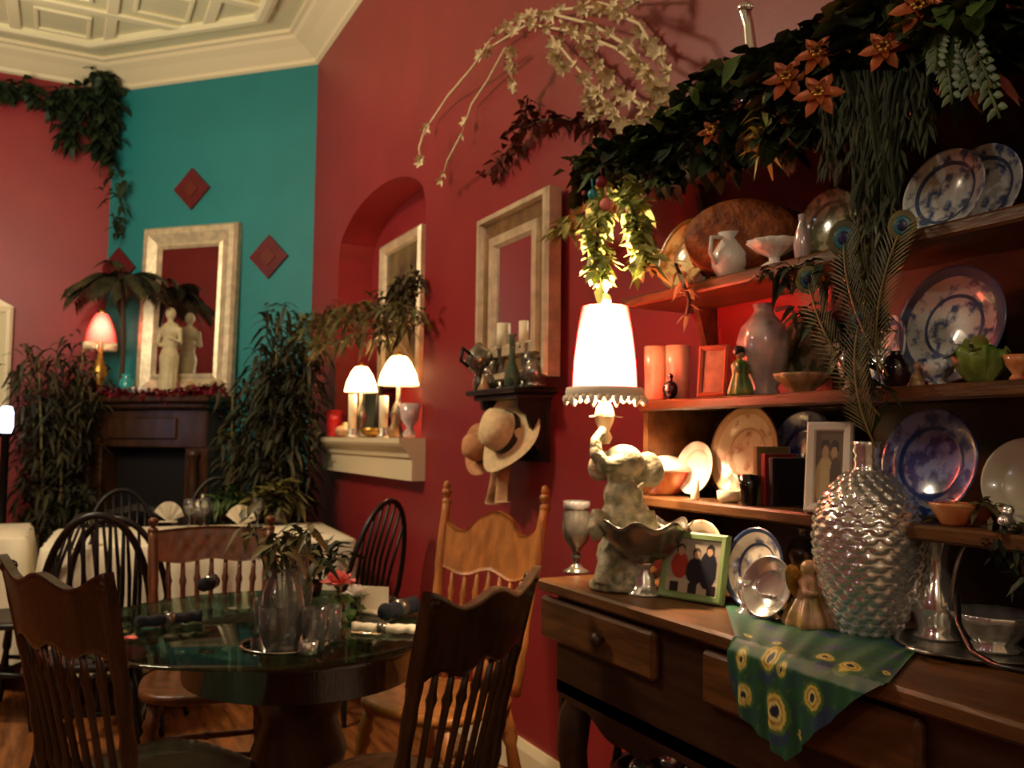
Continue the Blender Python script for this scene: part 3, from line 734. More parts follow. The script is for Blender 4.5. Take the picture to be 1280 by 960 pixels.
# hats hanging from the pegs
def hat(name, label, px, py, off, rx, m, tilt):
    p = on_x(px, py, XW - off); t = thing(name, label, 'hat', p, 0, 'straw hats hung below the bracket shelf'); s = mpp(p)
    t.rotation_euler = (R(tilt[0]), R(tilt[1]), R(tilt[2]))
    Rb = rx
    wob = lambda r, z, a, i: (r * (1 + .04 * math.sin(3 * a)), z + (.018 * math.sin(2 * a + 1) * (r / Rb) ** 2))
    b = MB(); b.lathe([(Rb, .0), (Rb * .8, .006), (Rb * .52, .0), (Rb * .50, .05), (Rb * .44, .09), (Rb * .25, .108), (.002, .112)], n=36, fn=wob, cap=False); b.build('straw', m, t)
    b = MB(); b.lathe([(Rb * .53, .006), (Rb * .525, .035)], n=36, cap=False); b.build('hat_band', M['ribbon'], t)
    return t
hat('straw_hat', 'pale straw hat with wide black ribbon hanging under the bracket shelf', 634, 542, .11, .155, M['straw'], (0, -72, 12))
hat('straw_hat', 'peach straw hat hanging lower left beside the pale straw hat', 604, 562, .10, .105, M['strawp'], (0, -80, 30))
# silk scarf hanging below the hats
A0 = on_x(628, 562, XW - .09); A1 = on_x(622, 632, XW - .09); wz = A0.z - A1.z
b = MB()
def sc_fn(u, v):
    tw = 1 - .35 * math.sin(math.pi * v); x = (u - .5) * .2 * tw
    return (XW - .09 + .02 * math.sin(u * 14 + v * 2), A0.y + .02 * v * 2 - x, A0.z + .02 - (wz + .02) * v * (1 - .14 * abs(u - .3)))
b.sheet(24, 20, sc_fn, (-.004, 0, 0)); single('silk_scarf', b, M['scarfb'], 'crumpled tan silk scarf hanging below the straw hats', 'scarf')
# ============================================================ CHAIRS AND TABLES
def az_rot(az): return -az
def pressback(label, m, loc, az, H=.98, crest='scoop', group='pressback oak chairs', W0=.18, W1=.205, chx=.30):
    t = thing('pressback_chair', label, 'chair', loc, az_rot(az), group)
    SZ = .46
    # seat (superellipse, saddle dished)
    b = MB(); ns = 40
    def sp(k, r=1): a = 2 * math.pi * k / ns; c, s_ = math.cos(a), math.sin(a); e = .62; return (math.copysign(abs(c) ** e, c) * .215 * r, math.copysign(abs(s_) ** e, s_) * .205 * r * (1 if s_ > 0 else .95))
    rings = [(.93, SZ - .035), (1, SZ - .025), (1, SZ - .008), (.96, SZ), (.85, SZ - .004), (.5, SZ - .012), (.02, SZ - .012)]
    vs = []; fs = []
    for r, z in rings:
        for k in range(ns): x, y = sp(k, r); vs.append((x, y, z))
    for i in range(len(rings) - 1):
        for k in range(ns): k2 = (k + 1) % ns; fs.append((i * ns + k, i * ns + k2, (i + 1) * ns + k2, (i + 1) * ns + k))
    fs.append(list(range(ns))[::-1]); b.add(vs, fs, True); b.build('seat', m, t)
    lp = [(0, .016), (.12, .02), (.16, .027), (.2, .018), (.24, .027), (.3, .018), (.5, .023), (.7, .02), (.74, .025), (.78, .015), (1, .012)]
    feet = {}
    for sx in (-1, 1):
        for sy in (-1, 1):
            a = (sx * .16, sy * .14, SZ - .03); f = (sx * .205, sy * .2, 0); feet[sx, sy] = (Vector(a), Vector(f))
            b = MB(); b.turned(a, f, lp, 12); b.build('leg', m, t)
    def at(sx, sy, q): a, f = feet[sx, sy]; return a.lerp(f, q)
    st_ = [(0, .009), (.3, .012), (.45, .011), (.5, .016), (.55, .011), (.7, .012), (1, .009)]
    for q in (.42, .68):
        b = MB(); b.turned(at(-1, 1, q), at(1, 1, q), st_, 8); b.build('stretcher', m, t)
    for sx in (-1, 1):
        b = MB(); b.turned(at(sx, -1, .55), at(sx, 1, .55), st_, 8); b.build('stretcher', m, t)
    b = MB(); b.turned(at(-1, -1, .5), at(1, -1, .5), st_, 8); b.build('stretcher', m, t)
    # back
    yb = lambda z: -.175 - .10 * (max(0, z - SZ) / (H - SZ)) ** 1.3
    xb = lambda z: W0 + (W1 - W0) * (z - SZ) / (H - SZ)
    top = H - .02 if crest != 'crown' else H - .0
    for sx in (-1, 1):
        b = MB(); zs = [SZ - .01 + (top - SZ + .01) * i / 14 for i in range(15)]
        rr = [.013, .017, .021, .016, .020, .015, .016, .018, .016, .019, .018, .018, .018, .016, .016]
        b.tube([(sx * xb(z), yb(z), z) for z in zs], rr, 10)
        zt = top
        for dz, r in (((.0, .019), (.022, .013), (.034, .019)) if crest != 'scoop' else ((-.004, .02),)): b.ball((sx * xb(zt), yb(zt), zt + dz), (r, r, r * .8), 10, 6)
        if crest == 'crown':
            b.ball((sx * xb(zt), yb(zt), zt + .055), (.014, .014, .02), 10, 6)
        b.build('back_post', m, t)
    if crest == 'crown':
        z0 = H - chx
        topf = lambda u: H - .115 + .085 / (1 + (u / .42) ** 6) + .055 * max(0, abs(u) - .55) / .45 + .006 * math.cos(u * 12)
        botf = lambda u: z0 + .012 * math.cos(u * 6.2)
    elif crest == 'scoop':
        z0 = H - chx * .62
        topf = lambda u: H - .03 + .014 * math.cos(u * 6.3) + .018 * abs(u) ** 3
        botf = lambda u: z0 + .012 * math.cos(u * 9)
    else:
        z0 = H - chx * .5
        topf = lambda u: H - .01 - .012 * u * u
        botf = lambda u: z0 + .006 * math.cos(u * 6)
    def crest_fn(side):
        def g(u, v):
            q = 2 * u - 1; z = botf(q) + (topf(q) - botf(q)) * v
            rel = .004 * math.sin(q * 22) * math.sin(v * 9) * (1 - q * q) * math.sin(math.pi * v) if side > 0 else 0
            bow = -.03 * (1 - q * q)
            return (q * xb(z) * (1.09 if crest == 'scoop' else 1), yb(z) + bow + side * .011 + rel, z)
        return g
    b = MB(); nu, nv = 44, 12
    b.sheet(nu, nv, crest_fn(1)); b.sheet(nu, nv, crest_fn(-1))
    Wd = nu + 1; N = Wd * (nv + 1)
    per = [i for i in range(Wd)] + [j * Wd + nu for j in range(1, nv + 1)] + [nv * Wd + i for i in range(nu - 1, -1, -1)] + [j * Wd for j in range(nv - 1, 0, -1)]
    b.f += [[per[k], per[(k + 1) % len(per)], per[(k + 1) % len(per)] + N, per[k] + N] for k in range(len(per))]; b.sm += [False] * len(per)
    b.build('crest_rail', m, t)
    for k in range(7):
        q = -1 + 2 * (k + 1) / 8; zt = botf(q) + .01
        a = Vector((q * W0 * .95, -.165 - .015 * (1 - q * q), SZ - .01)); e = Vector((q * xb(zt), yb(zt) - .03 * (1 - q * q), zt))
        b = MB(); b.turned(a, e, [(0, .007), (.15, .010), (.2, .013), (.25, .009), (.5, .008), (.75, .009), (.8, .013), (.85, .009), (1, .007)], 8); b.build('spindle', m, t)
    return t
def windsor(label, loc, az, H=.95, group='black bow back chairs', bw=.2):
    m = M['black']; t = thing('windsor_chair', label, 'chair', loc, az_rot(az), group); SZ = .45
    b = MB(); b.lathe([(.17, SZ - .035), (.21, SZ - .028), (.215, SZ - .01), (.20, SZ), (.1, SZ - .012), (.001, SZ - .012)], n=28); b.build('seat', m, t)
    for sx in (-1, 1):
        for sy in (-1, 1):
            b = MB(); b.turned((sx * .11, sy * .11, SZ - .03), (sx * .2, sy * .2, 0), [(0, .012), (.2, .018), (.35, .02), (.4, .013), (.6, .02), (.8, .016), (1, .011)], 10); b.build('leg', m, t)
    for sx in (-1, 1):
        b = MB(); b.turned((sx * .155, -.155, .22), (sx * .155, .155, .22), [(0, .009), (.5, .015), (1, .009)], 8); b.build('stretcher', m, t)
    b = MB(); b.turned((-.155, 0, .22), (.155, 0, .22), [(0, .009), (.5, .014), (1, .009)], 8); b.build('stretcher', m, t)
    def bow(a):   # a 0..pi
        z = SZ + (H - SZ) * (math.sin(a) ** .75 if math.sin(a) > 0 else 0); x = bw * math.cos(a) * (1.0 if z > SZ + .1 else .9)
        return Vector((x, -.16 - .12 * (z - SZ) / (H - SZ), z))
    b = MB(); b.tube([bow(math.pi * i / 28) for i in range(29)], .013, 10); b.build('bow', m, t)
    for k in range(7):
        q = -1 + 2 * (k + 1) / 8; a = math.acos(q * .92); e = bow(a)
        b = MB(); b.tube([(q * .15, -.15 - .01 * (1 - q * q), SZ - .01), (q * .17, -.2, SZ + (e.z - SZ) * .5), e], [.007, .009, .006], 8); b.build('spindle', m, t)
    return t
M['brown_d'] = mat('dark_brown_stained_oak', (66, 44, 26), .3, var=.5, vscale=5, stretch=(6, 6, 1.2), bump=.15, bscale=25, coat=.2)
def polar(az_deg, c, r): a = R(az_deg); return (c[0] + r * math.sin(a), c[1] + r * math.cos(a), 0)
# near pair of chairs, golden chair by the wall, one behind the table
pressback('dark brown pressback chair with scooped crest at the near left of the glass table', M['brown_d'], (.235, 2.33, 0), R(62), .985, group='pressback chairs round the glass table')
pressback('dark brown spindle chair seen from behind at the near right of the glass table', M['brown_d'], (.70, 2.0, 0), R(-32), .965, group='pressback chairs round the glass table')
pressback('golden oak chair with tall carved crown crest standing against the red wall', M['oak'], (1.09, 2.63, 0), R(-116), 1.045, 'crown', chx=.235, W1=.215, group='pressback chairs round the glass table')
pressback('brown pressback chair on the far side of the glass table facing the camera', M['brown'], (.47, 3.14, 0), R(188), .945, 'plain', chx=.26, group='pressback chairs round the glass table')

# glass topped round table
TZ = .75; TC = on_z(378, 782, TZ); TC.z = 0; GC = on_z(335, 776, TZ)
t = thing('round_table', 'round dark wood pedestal table under the glass top', 'table', TC)
b = MB(); b.lathe([(.29, TZ - .13), (.31, TZ - .125), (.315, TZ - .05), (.335, TZ - .045), (.34, TZ - .02), (.335, TZ - .012), (.02, TZ - .012)], n=64); b.build('tabletop', M['brown_d'], t)
b = MB(); b.lathe([(.13, .14), (.14, .2), (.09, .25), (.11, .34), (.13, .42), (.10, .5), (.12, .56), (.2, .61), (.2, .615)], n=28); b.build('pedestal', M['dark'], t)
for k in range(4):
    a = math.pi / 4 + k * math.pi / 2; b = MB(); c, s_ = math.cos(a), math.sin(a)
    pts = [(c * r, s_ * r, z) for r, z in ((.08, .24), (.16, .25), (.24, .19), (.28, .11), (.33, .05), (.37, .035))]
    b.tube(pts, [.045, .045, .036, .028, .03, .034], 10); b.ball((c * .375, s_ * .375, .035), (.04, .04, .034)); b.build('leg', M['dark'], t)
b = MB(); b.lathe([(.001, 0), (.508, 0), (.516, .003), (.518, .006), (.516, .009), (.508, .012), (.001, .012)], n=96)
single('glass_tabletop', b, M['tableglass'], 'round clear glass sheet with green edge lying on the round table', 'tabletop', (GC.x, GC.y, TZ - .011))
TG = TZ + .0015
def tab(px, py): return on_z(px, py, TG)
# vase with flowers
p = tab(352, 812); s = mpp(p)
t = thing('glass_vase', 'clear glass vase of flowers and leaves on the glass table', 'vase', p)
b = MB(); b.lathe([(.04, 0), (.044, .01), (.05, .05), (.052, .10), (.048, .14), (.036, .17), (.03, .185), (.04, .20), (.037, .2), (.027, .185), (.033, .168), (.044, .14), (.048, .1), (.045, .05), (.035, .014), (.001, .012)], n=28); b.build('vessel', M['glass'], t)
single('oil_lamp_chimney', MB().lathe([(.026, 0), (.03, .01), (.03, .03), (.02, .04), (.036, .075), (.04, .11), (.026, .17), (.02, .215), (.023, .22), (.021, .22), (.018, .215), (.024, .17), (.037, .11), (.033, .075)], n=24), M['glass'], 'tall clear glass chimney lamp behind the flowers on the glass table', 'glass', tab(372, 786))
def bouquet(parent, base, px_pts, m, n, L, W, rad):
    b = MB(); base = Vector(base)
    for q in px_pts: b.tube(arc(base, q, -.01, 5), .0025, 5)
    b.build('stems', M['leafb'], parent)
    b = MB()
    for q in px_pts: leaves(b, q, (rad, rad, rad * .6), n, L, W, .3)
    b.build('leaves', m, parent)
bouquet(t, (0, 0, .02), [(rnd.uniform(-.07, .12), rnd.uniform(-.05, .08), rnd.uniform(.2, .32)) for _ in range(9)], M['leafo'], 9, .07, .02, .045)
for px, py, m_, lab in ((425, 738, M['pinkc'], 'coral pink rose lying beside the vase on the glass table'),):
    p = tab(px - 3, py + 40); t = thing('rose', lab, 'flower', p)
    zz = .10
    b = MB(); b.tube([(0, 0, .0), (.004, 0, .05), (0, 0, zz)], .004, 6); b.build('stem', M['leafb'], t)
    b = MB()
    for ring, (r, nn, el) in enumerate(((.008, 4, 1.3), (.018, 6, .9), (.028, 7, .4))):
        for k in range(nn):
            a = 2 * math.pi * k / nn + ring; d = Vector((math.cos(a) * math.cos(el), math.sin(a) * math.cos(el), math.sin(el)))
            b.leaf(Vector((math.cos(a) * r * .3, math.sin(a) * r * .3, zz)), d, (0, 0, 1), .05, .055, .05)
    b.build('petals', m_, t)
    b = MB(); leaves(b, (0, 0, .06), (.03, .03, .03), 12, .05, .022); b.build('leaves', M['leafb'], t)
p = tab(445, 765); t = thing('cream_rose', 'cream rose bloom right of the coral rose on the glass table', 'flower', p)
b = MB()
for ring, (r, nn, el) in enumerate(((.008, 4, 1.3), (.018, 6, .9), (.03, 7, .4))):
    for k in range(nn):
        a = 2 * math.pi * k / nn + ring; d = Vector((math.cos(a) * math.cos(el), math.sin(a) * math.cos(el), math.sin(el)))
        b.leaf((math.cos(a) * r * .3, math.sin(a) * r * .3, .045), d, (0, 0, 1), .04, .042, .05)
b.build('petals', M['white'], t); b = MB(); b.tube([(0, 0, 0), (0, 0, .05)], .004, 6); leaves(b, (0, 0, .025), (.035, .035, .02), 10, .05, .025); b.build('leaves', M['leafb'], t)
# tumblers
for px, py, h, r, lab in ((340, 815, .11, .034, 'clear tumbler in front of the flower vase'), (392, 812, .10, .032, 'clear tumbler right of the flower vase'), (330, 790, .09, .03, 'clear tumbler left behind the flower vase'), (412, 800, .085, .03, 'short clear tumbler beside the coral rose')):
    p = tab(px, py); b = MB(); b.lathe([(r * .8, 0), (r, h), (r * .93, h), (r * .72, .012), (.001, .011)], n=24)
    single('tumbler', b, M['glass'], lab, 'glass', p, 0, 'tumblers on the glass table')
# rolled napkins
def napkin(px, py, rz, L, rr, m, lab):
    p = tab(px, py); t_ = thing('napkin', lab, 'napkin', p, rz, 'napkins on the glass table')
    b = MB(); N_ = 16; b.tube([(-L / 2 + L * i / N_, .004 * math.sin(i), rr + .001) for i in range(N_ + 1)], [rr * (.86 + .12 * math.sin(i * 1.7)) for i in range(N_ + 1)], 12); b.build('linen', m, t_)
    b = MB(); b.tube([(-.012, 0, rr + .001), (.012, 0, rr + .001)], rr * 1.02, 14); b.build('napkin_ring', M['silver_o'], t_)
napkin(212, 782, R(6), .17, .017, M['navy'], 'dark rolled napkin near the left edge of the glass table')
napkin(262, 738, R(60), .09, .024, M['navy'], 'dark bundled napkin at the far left of the glass table')
napkin(500, 772, R(35), .15, .026, M['navy'], 'dark rolled napkin at the right edge of the glass table')
napkin(478, 792, R(-35), .17, .014, M['cloth'], 'cream folded napkin lying right of the roses')
p = tab(468, 765); b = MB(); b.box((0, 0, .004), (.07, .10, .008), rz=.5, bevel=.002); b.box((0, 0, .04), (.005, .085, .07), rz=.9)
single('menu_card', b, M['cloth'], 'cream folded card standing behind the cream napkin', 'card', p)
for px, py, sc_, lab in ((345, 803, 1, 'small mirror tile votive in front of the vase base'),):
    p = tab(px + 40, py + 14); b = MB(); b.lathe([(.02, 0), (.024, .03), (.02, .03), (.017, .006)], n=18); single('votive_glass', b, M['silver'], 'small silver votive cup near the front edge of the glass table', 'candle holder', p)
p = tab(352, 822); b = MB(); b.lathe([(.10, 0), (.11, .004), (.11, .007), (.10, .005), (.001, .005)], n=40); o = single('mirror_coaster', b, M['mirror'], 'round mirror plate under the vase centrepiece', 'plate', (tab(356, 806).x, tab(356, 806).y, TG - .0005))

# dining tables with white linen behind
def cloth_table(name, label, c, sx, sy, zb, rz=0, folds=20, amp=.02):
    b = MB(); n = 160; per = 2 * (sx + sy)
    def edge(t_, grow, z):
        d = t_ * per; hx, hy = sx / 2, sy / 2
        if d < sx: x, y, nx, ny = -hx + d, -hy, 0, -1
        elif d < sx + sy: x, y, nx, ny = hx, -hy + d - sx, 1, 0
        elif d < 2 * sx + sy: x, y, nx, ny = hx - (d - sx - sy), hy, 0, 1
        else: x, y, nx, ny = -hx, hy - (d - 2 * sx - sy), -1, 0
        wv = amp * math.sin(t_ * folds * 2 * math.pi) + amp * .5 * math.sin(t_ * folds * 3.3 * math.pi + 1)
        g = grow * (.05 + wv * 1.0)
        return (x + nx * g, y + ny * g, z)
    vs = []; fs = []; rows = [(0, .752), (.25, .742), (.5, .62), (.8, .45), (1.1, zb)]
    for gr, z in rows:
        vs += [edge(k / n, gr, z) for k in range(n)]
    for i in range(len(rows) - 1):
        for k in range(n): k2 = (k + 1) % n; fs.append((i * n + k, i * n + k2, (i + 1) * n + k2, (i + 1) * n + k))
    fs.append(list(range(n))[::-1])
    b.add(vs, fs, True)
    t = thing(name, 'wooden dining table under the ' + label.replace('hanging in folds over', 'on'), 'table', c, rz)
    for kx in (-1, 1):
        for ky in (-1, 1):
            q = MB(); q.turned((kx * (sx / 2 - .06), ky * (sy / 2 - .06), .71), (kx * (sx / 2 - .06), ky * (sy / 2 - .06), 0), [(0, .03), (.2, .025), (.8, .02), (1, .02)]); q.build('leg', M['dark'], t)
    q = MB(); q.box((0, 0, .73), (sx - .02, sy - .02, .03)); q.build('tabletop', M['dark'], t)
    o = single('tablecloth', b, M['cloth'], label, 'tablecloth', c, rz); return t, o
T2 = (.68, 4.93, 0)
cloth_table('dining_table', 'cream cloth hanging in folds over the long table behind the glass table', T2, 1.42, .92, .18, R(-4), 26, .022)
T3 = (-.62, 5.45, 0)
cloth_table('dining_table', 'pale cloth hanging in folds over the table at the left edge', T3, .95, .8, .15, 0, 16, .028)
# table overlay square in teal
windsor('black bow back chair in front of the long clothed table', (.16, 3.72, 0), R(8), .985, bw=.19)
windsor('black bow back chair overlapping the left end of the long clothed table', (.30, 4.2, 0), R(20), .93)
windsor('black bow back chair at the right end of the long table beside the red wall', (1.20, 4.12, 0), R(-35), .98, bw=.215)
windsor('black chair on the far side of the long table before the bamboo', (.86, 5.66, 0), R(190), 1.0)
windsor('black chair beyond the long table in front of the fireplace', (.36, 5.66, 0), R(176), .93)
windsor('black chair between the two clothed tables at the left', (-.14, 4.62, 0), R(-60), .9)
# settings on the long table
def t2(px, py): return on_z(px, py + 3, .7535)
for px, py, lab in ((255, 655, 'wine glass bowl glinting in the middle of the long clothed table'), (236, 657, 'wine glass left of centre on the long clothed table'), (322, 655, 'wine glass at the right of the long clothed table')):
    p = t2(px, py); b = MB(); b.lathe([(.032, 0), (.03, .004), (.004, .01), (.004, .07), (.02, .085), (.034, .12), (.03, .16), (.028, .16), (.031, .12), (.018, .088)], n=20)
    single('wine_glass', b, M['glass'], lab, 'glass', p, 0, 'wine glasses on the long table')
p = t2(253, 648); b = MB(); b.lathe([(.03, 0), (.06, .02), (.085, .07), (.08, .10), (.03, .13), (.012, .14), (.015, .16)], n=22); single('silver_cloche', b, M['silver'], 'shiny silver sugar bowl on the long clothed table', 'bowl', p)
for px, py, lab in ((210, 650, 'folded white napkin fan left on the long clothed table'), (300, 655, 'folded white napkin fan right on the long clothed table')):
    p = t2(px, py); b = MB()
    for k in range(9):
        a = R(-60 + 15 * k); b.box((0, 0, 0), (.001, .001, .001)); b.add([(0, 0, .004), (math.sin(a) * .09, .01 * (k % 2), .004 + math.cos(a) * .12), (math.sin(a + .26) * .09, .01 * ((k + 1) % 2), .004 + math.cos(a + .26) * .12), (.002, .012, .004)], [(0, 1, 2, 3)])
    b.box((0, 0, .004), (.1, .04, .008), bevel=.002)
    single('napkin_fan', b, M['cloth'], lab, 'napkin', p, R(-10), 'napkin fans on the long table')
p = t2(345, 652)
t = thing('centrepiece', 'green leafy centrepiece in a pot on the long clothed table', 'plant', p)
b = MB(); b.lathe([(.05, 0), (.06, .02), (.075, .09), (.07, .09), (.055, .02)], n=20); b.build('pot', M['silver_o'], t)
b = MB(); leaves(b, (0, 0, .16), (.16, .12, .09), 200, .12, .032, .3); b.build('foliage', M['leafo'], t)
p = t2(285, 648); t = thing('centrepiece', 'smaller leafy pot left of the green centrepiece on the long table', 'plant', p)
b = MB(); b.lathe([(.04, 0), (.05, .02), (.06, .07), (.055, .07), (.04, .02)], n=20); b.build('pot', M['dark'], t)
b = MB(); leaves(b, (0, 0, .13), (.10, .1, .07), 110, .10, .03, .3); b.build('foliage', M['leafb'], t)
# plant on the far side of the glass table
p = on_z(375, 742, TG + .0); p = Vector((p.x + .02, p.y - .06, TG))
t = thing('leafy_centrepiece', 'dark leafy sprig in a low black pot at the far edge of the glass table', 'plant', p)
b = MB(); b.lathe([(.03, 0), (.035, .02), (.04, .05), (.035, .05), (.03, .015)], n=18); b.build('pot', M['black'], t)
b = MB(); leaves(b, (0, 0, .13), (.11, .09, .055), 110, .085, .022, .2); b.build('foliage', M['leaf'], t)
# ============================================================ THE HUTCH
XF = 1.12; CT = .91; XSF = 1.36
HY1 = on_x(672, 716, XF).y; HY0 = .45
yl = lambda px, py, x: on_x(px, py, x).y
t = thing('hutch', 'long brown oak hutch sideboard with open shelves along the red wall', 'hutch', (0, 0, 0))
hut = t
b = MB(); b.box(((XF + XW) / 2 - .005, (HY0 + HY1) / 2, CT - .015), (XW - XF - .01, HY1 - HY0, .03), bevel=.006); b.build('counter_top', M['hutch'], t)
cx0 = XF + .035
ym = HY1 - .045
b = MB(); b.box((cx0 + .01, (HY0 + ym) / 2, CT - .155), (.02, ym - HY0, .25))
# scalloped apron
n = 120; out = []
for i in range(n + 1):
    y_ = HY0 + (ym - HY0) * i / n; d = (y_ - HY0) / .62
    out.append((y_, CT - .283 - .05 * (.5 + .5 * math.cos(d * 2 * math.pi)) ** 2 - .012 * abs(math.sin(d * 4 * math.pi))))
vs = [(x_, y_, z_) for x_ in (cx0, cx0 + .02) for y_, z_ in out] + [(x_, y_, CT - .25) for x_ in (cx0, cx0 + .02) for y_, z_ in out]
m_ = n + 1; fs = []
for i in range(n):
    fs += [(i, i + 1, 2 * m_ + i + 1, 2 * m_ + i), (m_ + i, 3 * m_ + i, 3 * m_ + i + 1, m_ + i + 1), (i, m_ + i, m_ + i + 1, i + 1)]
b.add(vs, fs)
b.box(((cx0 + XW) / 2, ym - .01, CT - .18), (XW - cx0 - .01, .02, .30)); b.box(((cx0 + XW) / 2, HY0 + .01, CT - .18), (XW - cx0 - .01, .02, .30))
b.build('case', M['hutch_d'], t)
# drawers
dz1, dz0 = on_x(675, 742, XF + .02).z, on_x(820, 862, XF + .02).z + .012
d1 = (on_x(818, 800, XF + .02).y, on_x(677, 760, XF + .02).y); wdr = d1[1] - d1[0]; gap = on_x(818, 800, XF + .02).y - on_x(878, 820, XF + .02).y
yy = d1[1]
while yy - .1 > HY0:
    y1_, y0_ = yy, max(yy - wdr, HY0 + .02)
    b = MB(); b.box((cx0 - .008, (y0_ + y1_) / 2, (dz0 + dz1) / 2), (.026, y1_ - y0_, dz1 - dz0), bevel=.009)
    dr = b.build('drawer', M['hutch'], t)
    for q in ((.5,) if y1_ - y0_ > .3 else (.5,)):
        b = MB(); b.M = Matrix.Translation((cx0 - .024, y0_ + (y1_ - y0_) * .38, (dz0 + dz1) / 2)) @ Matrix.Rotation(-math.pi / 2, 4, 'Y')
        b.lathe([(.008, 0), (.008, .008), (.016, .014), (.018, .022), (.012, .028), (.001, .03)], n=16); b.build('knob', M['hutch_d'], dr)
    yy = y0_ - gap
# legs: cabriole at the front, straight at the back
for y_ in (ym - .05, (HY0 + ym) / 2 + .0, HY0 + .05):
    b = MB(); x_ = cx0 + .045
    b.tube([(x_, y_, CT - .10), (x_, y_, CT - .28), (x_ - .022, y_, CT - .34), (x_ - .028, y_, CT - .42), (x_ - .005, y_, CT - .56), (x_ + .01, y_, CT - .74), (x_ - .005, y_, .07), (x_ - .03, y_, .03), (x_ - .03, y_, 0)], [.036, .036, .042, .038, .028, .022, .026, .036, .03], 14); b.build('leg', M['hutch_d'], t)
    b = MB(); b.box((XW - .05, y_, (CT - .03) / 2), (.05, .05, CT - .03)); b.build('leg', M['hutch_d'], t)
LSZ = .20
b = MB(); b.box(((cx0 + XW) / 2 + .03, (HY0 + ym) / 2, LSZ), (XW - cx0 - .12, ym - HY0 - .06, .025), bevel=.005); b.build('bottom_shelf', M['hutch_d'], t)
# shelves
S1, S2, S3, S4 = 1.127, 1.376, 1.66, 2.0
SL = {S1: yl(779, 608, XSF), S2: yl(797, 495, XSF), S3: yl(775, 366, XSF), S4: yl(905, 170, XSF)}
for z in (S1, S2, S3, S4):
    b = MB(); b.box(((XSF + XW) / 2, (HY0 + SL[z]) / 2, z - .011), (XW - XSF - .004, SL[z] - HY0, .022), bevel=.004)
    b.box((XSF + .006, (HY0 + SL[z]) / 2, z - .014), (.012, SL[z] - HY0, .028), bevel=.005); b.build('shelf', M['hutch'], t)
# far end panel (scrolled front), thin stiles above, dark back boards
b = MB(); ye = min(SL[S1], SL[S2]) - .02
out = [(XW - .006, CT), (XSF + .07, CT), (XSF + .09, CT + .06), (XSF + .03, S1 - .03), (XSF + .012, S1), (XSF + .012, S2 - .02), (XW - .006, S2 - .02)]
b.prism(out, ye - .01, ye + .01); b.build('end_panel', M['hutch'], t)
b = MB(); b.turned((XSF + .03, ye + .015, CT), (XSF + .03, ye + .015, S1 - .02), [(0, .024), (.12, .026), (.18, .014), (.5, .02), (.82, .014), (.9, .024), (1, .022)], 12); b.build('end_post', M['hutch'], t)
for z0_, z1_ in ((S2, S3), (S3, S4)):
    b = MB(); b.prism([(XW - .006, z0_), (XW - .05, z0_), (XW - .035, (z0_ + z1_) / 2), (XW - .07, z1_ - .022), (XW - .006, z1_ - .022)], ye - .02, ye); b.build('bracket', M['hutch'], t)
ysplit = yl(1040, 400, XW - .01)
b = MB(); b.box((XW - .008, (HY0 + ye) / 2, (CT + S2) / 2), (.01, ye - HY0, S2 - CT)); b.box((XW - .008, (HY0 + ysplit) / 2, (S2 + S4) / 2), (.01, ysplit - HY0, S4 - S2 - .03)); b.build('back_boards', M['hutch_d'], t)
b = MB(); b.prism([(XW - .006, CT), (XSF + .012, CT), (XSF + .012, S4 - .02), (XW - .006, S4 - .02)], HY0, HY0 + .02); b.build('end_panel', M['hutch_d'], t)

# ============================================================ THE LAMP
L0 = on_z(766, 737, CT); s = mpp(L0)
lt = thing('table_lamp', 'glowing red shaded lamp with white tassel fringe on a grey green elephant base', 'lamp', (L0.x + .015, L0.y, CT + .001))
P = lambda px, py: Vector(((px - 766) * s, 0, (737 - py) * s))   # lamp-local: x to the right as seen
lt.rotation_euler = (0, 0, -R(33.5))
def pp(px, py, d=0): v = P(px, py); v.y = -d; return v
b = MB()
b.ball(pp(766, 722), (.055, .05, .028)); b.ball(pp(748, 725, .03), (.026, .035, .024)); b.ball(pp(785, 725, .03), (.026, .035, .024))
b.ball(pp(768, 695), (.058, .052, .06)); b.ball(pp(775, 655), (.066, .055, .075)); b.ball(pp(772, 620), (.05, .045, .05))
b.tube([pp(757, 690, .03), pp(750, 712, .045), pp(748, 728, .05)], [.026, .024, .026]); b.tube([pp(778, 690, .03), pp(784, 712, .045), pp(785, 728, .05)], [.026, .024, .026])
b.ball(pp(772, 580, .01), (.052, .047, .047)); b.tube([pp(774, 600), pp(773, 585)], .042, 14)
b.ball(pp(804, 588, -.012), (.04, .012, .046), rot=Matrix.Rotation(R(-20), 3, 'Y')); b.ball(pp(744, 584, -.01), (.034, .012, .04), rot=Matrix.Rotation(R(20), 3, 'Y'))
b.tube([pp(765, 582, .04), pp(748, 582, .06), pp(738, 568, .06), pp(738, 552, .05), pp(748, 538, .03)], [.026, .022, .018, .015, .013])
b.tube([pp(782, 605, .035), pp(790, 610, .055), pp(797, 602, .07)], [.008, .007, .004])
b.tube([pp(742, 640, .03), pp(736, 660, .05), pp(744, 672, .05)], [.02, .018, .02]); b.tube([pp(800, 640, .03), pp(806, 662, .045), pp(798, 676, .05)], [.022, .02, .02])
b.lathe([(.066, 0), (.072, .006), (.07, .018), (.058, .024)])
o = b.build('elephant_base', M['verdi'], lt); remesh(o, .0045, 2)
cx = (748 - 766) * s
b = MB(); b.lathe([(.012, (737 - 556) * s), (.02, (737 - 548) * s), (.012, (737 - 540) * s), (.022, (737 - 528) * s), (.026, (737 - 520) * s), (.018, (737 - 508) * s), (.009, (737 - 500) * s), (.008, (737 - 430) * s)], (cx, 0, 0), 18)
for k in range(5):
    a = k * 1.257; b.leaf((cx, 0, (737 - 524) * s), (math.cos(a), math.sin(a), .3), (0, 0, 1), .05, .028, .2)
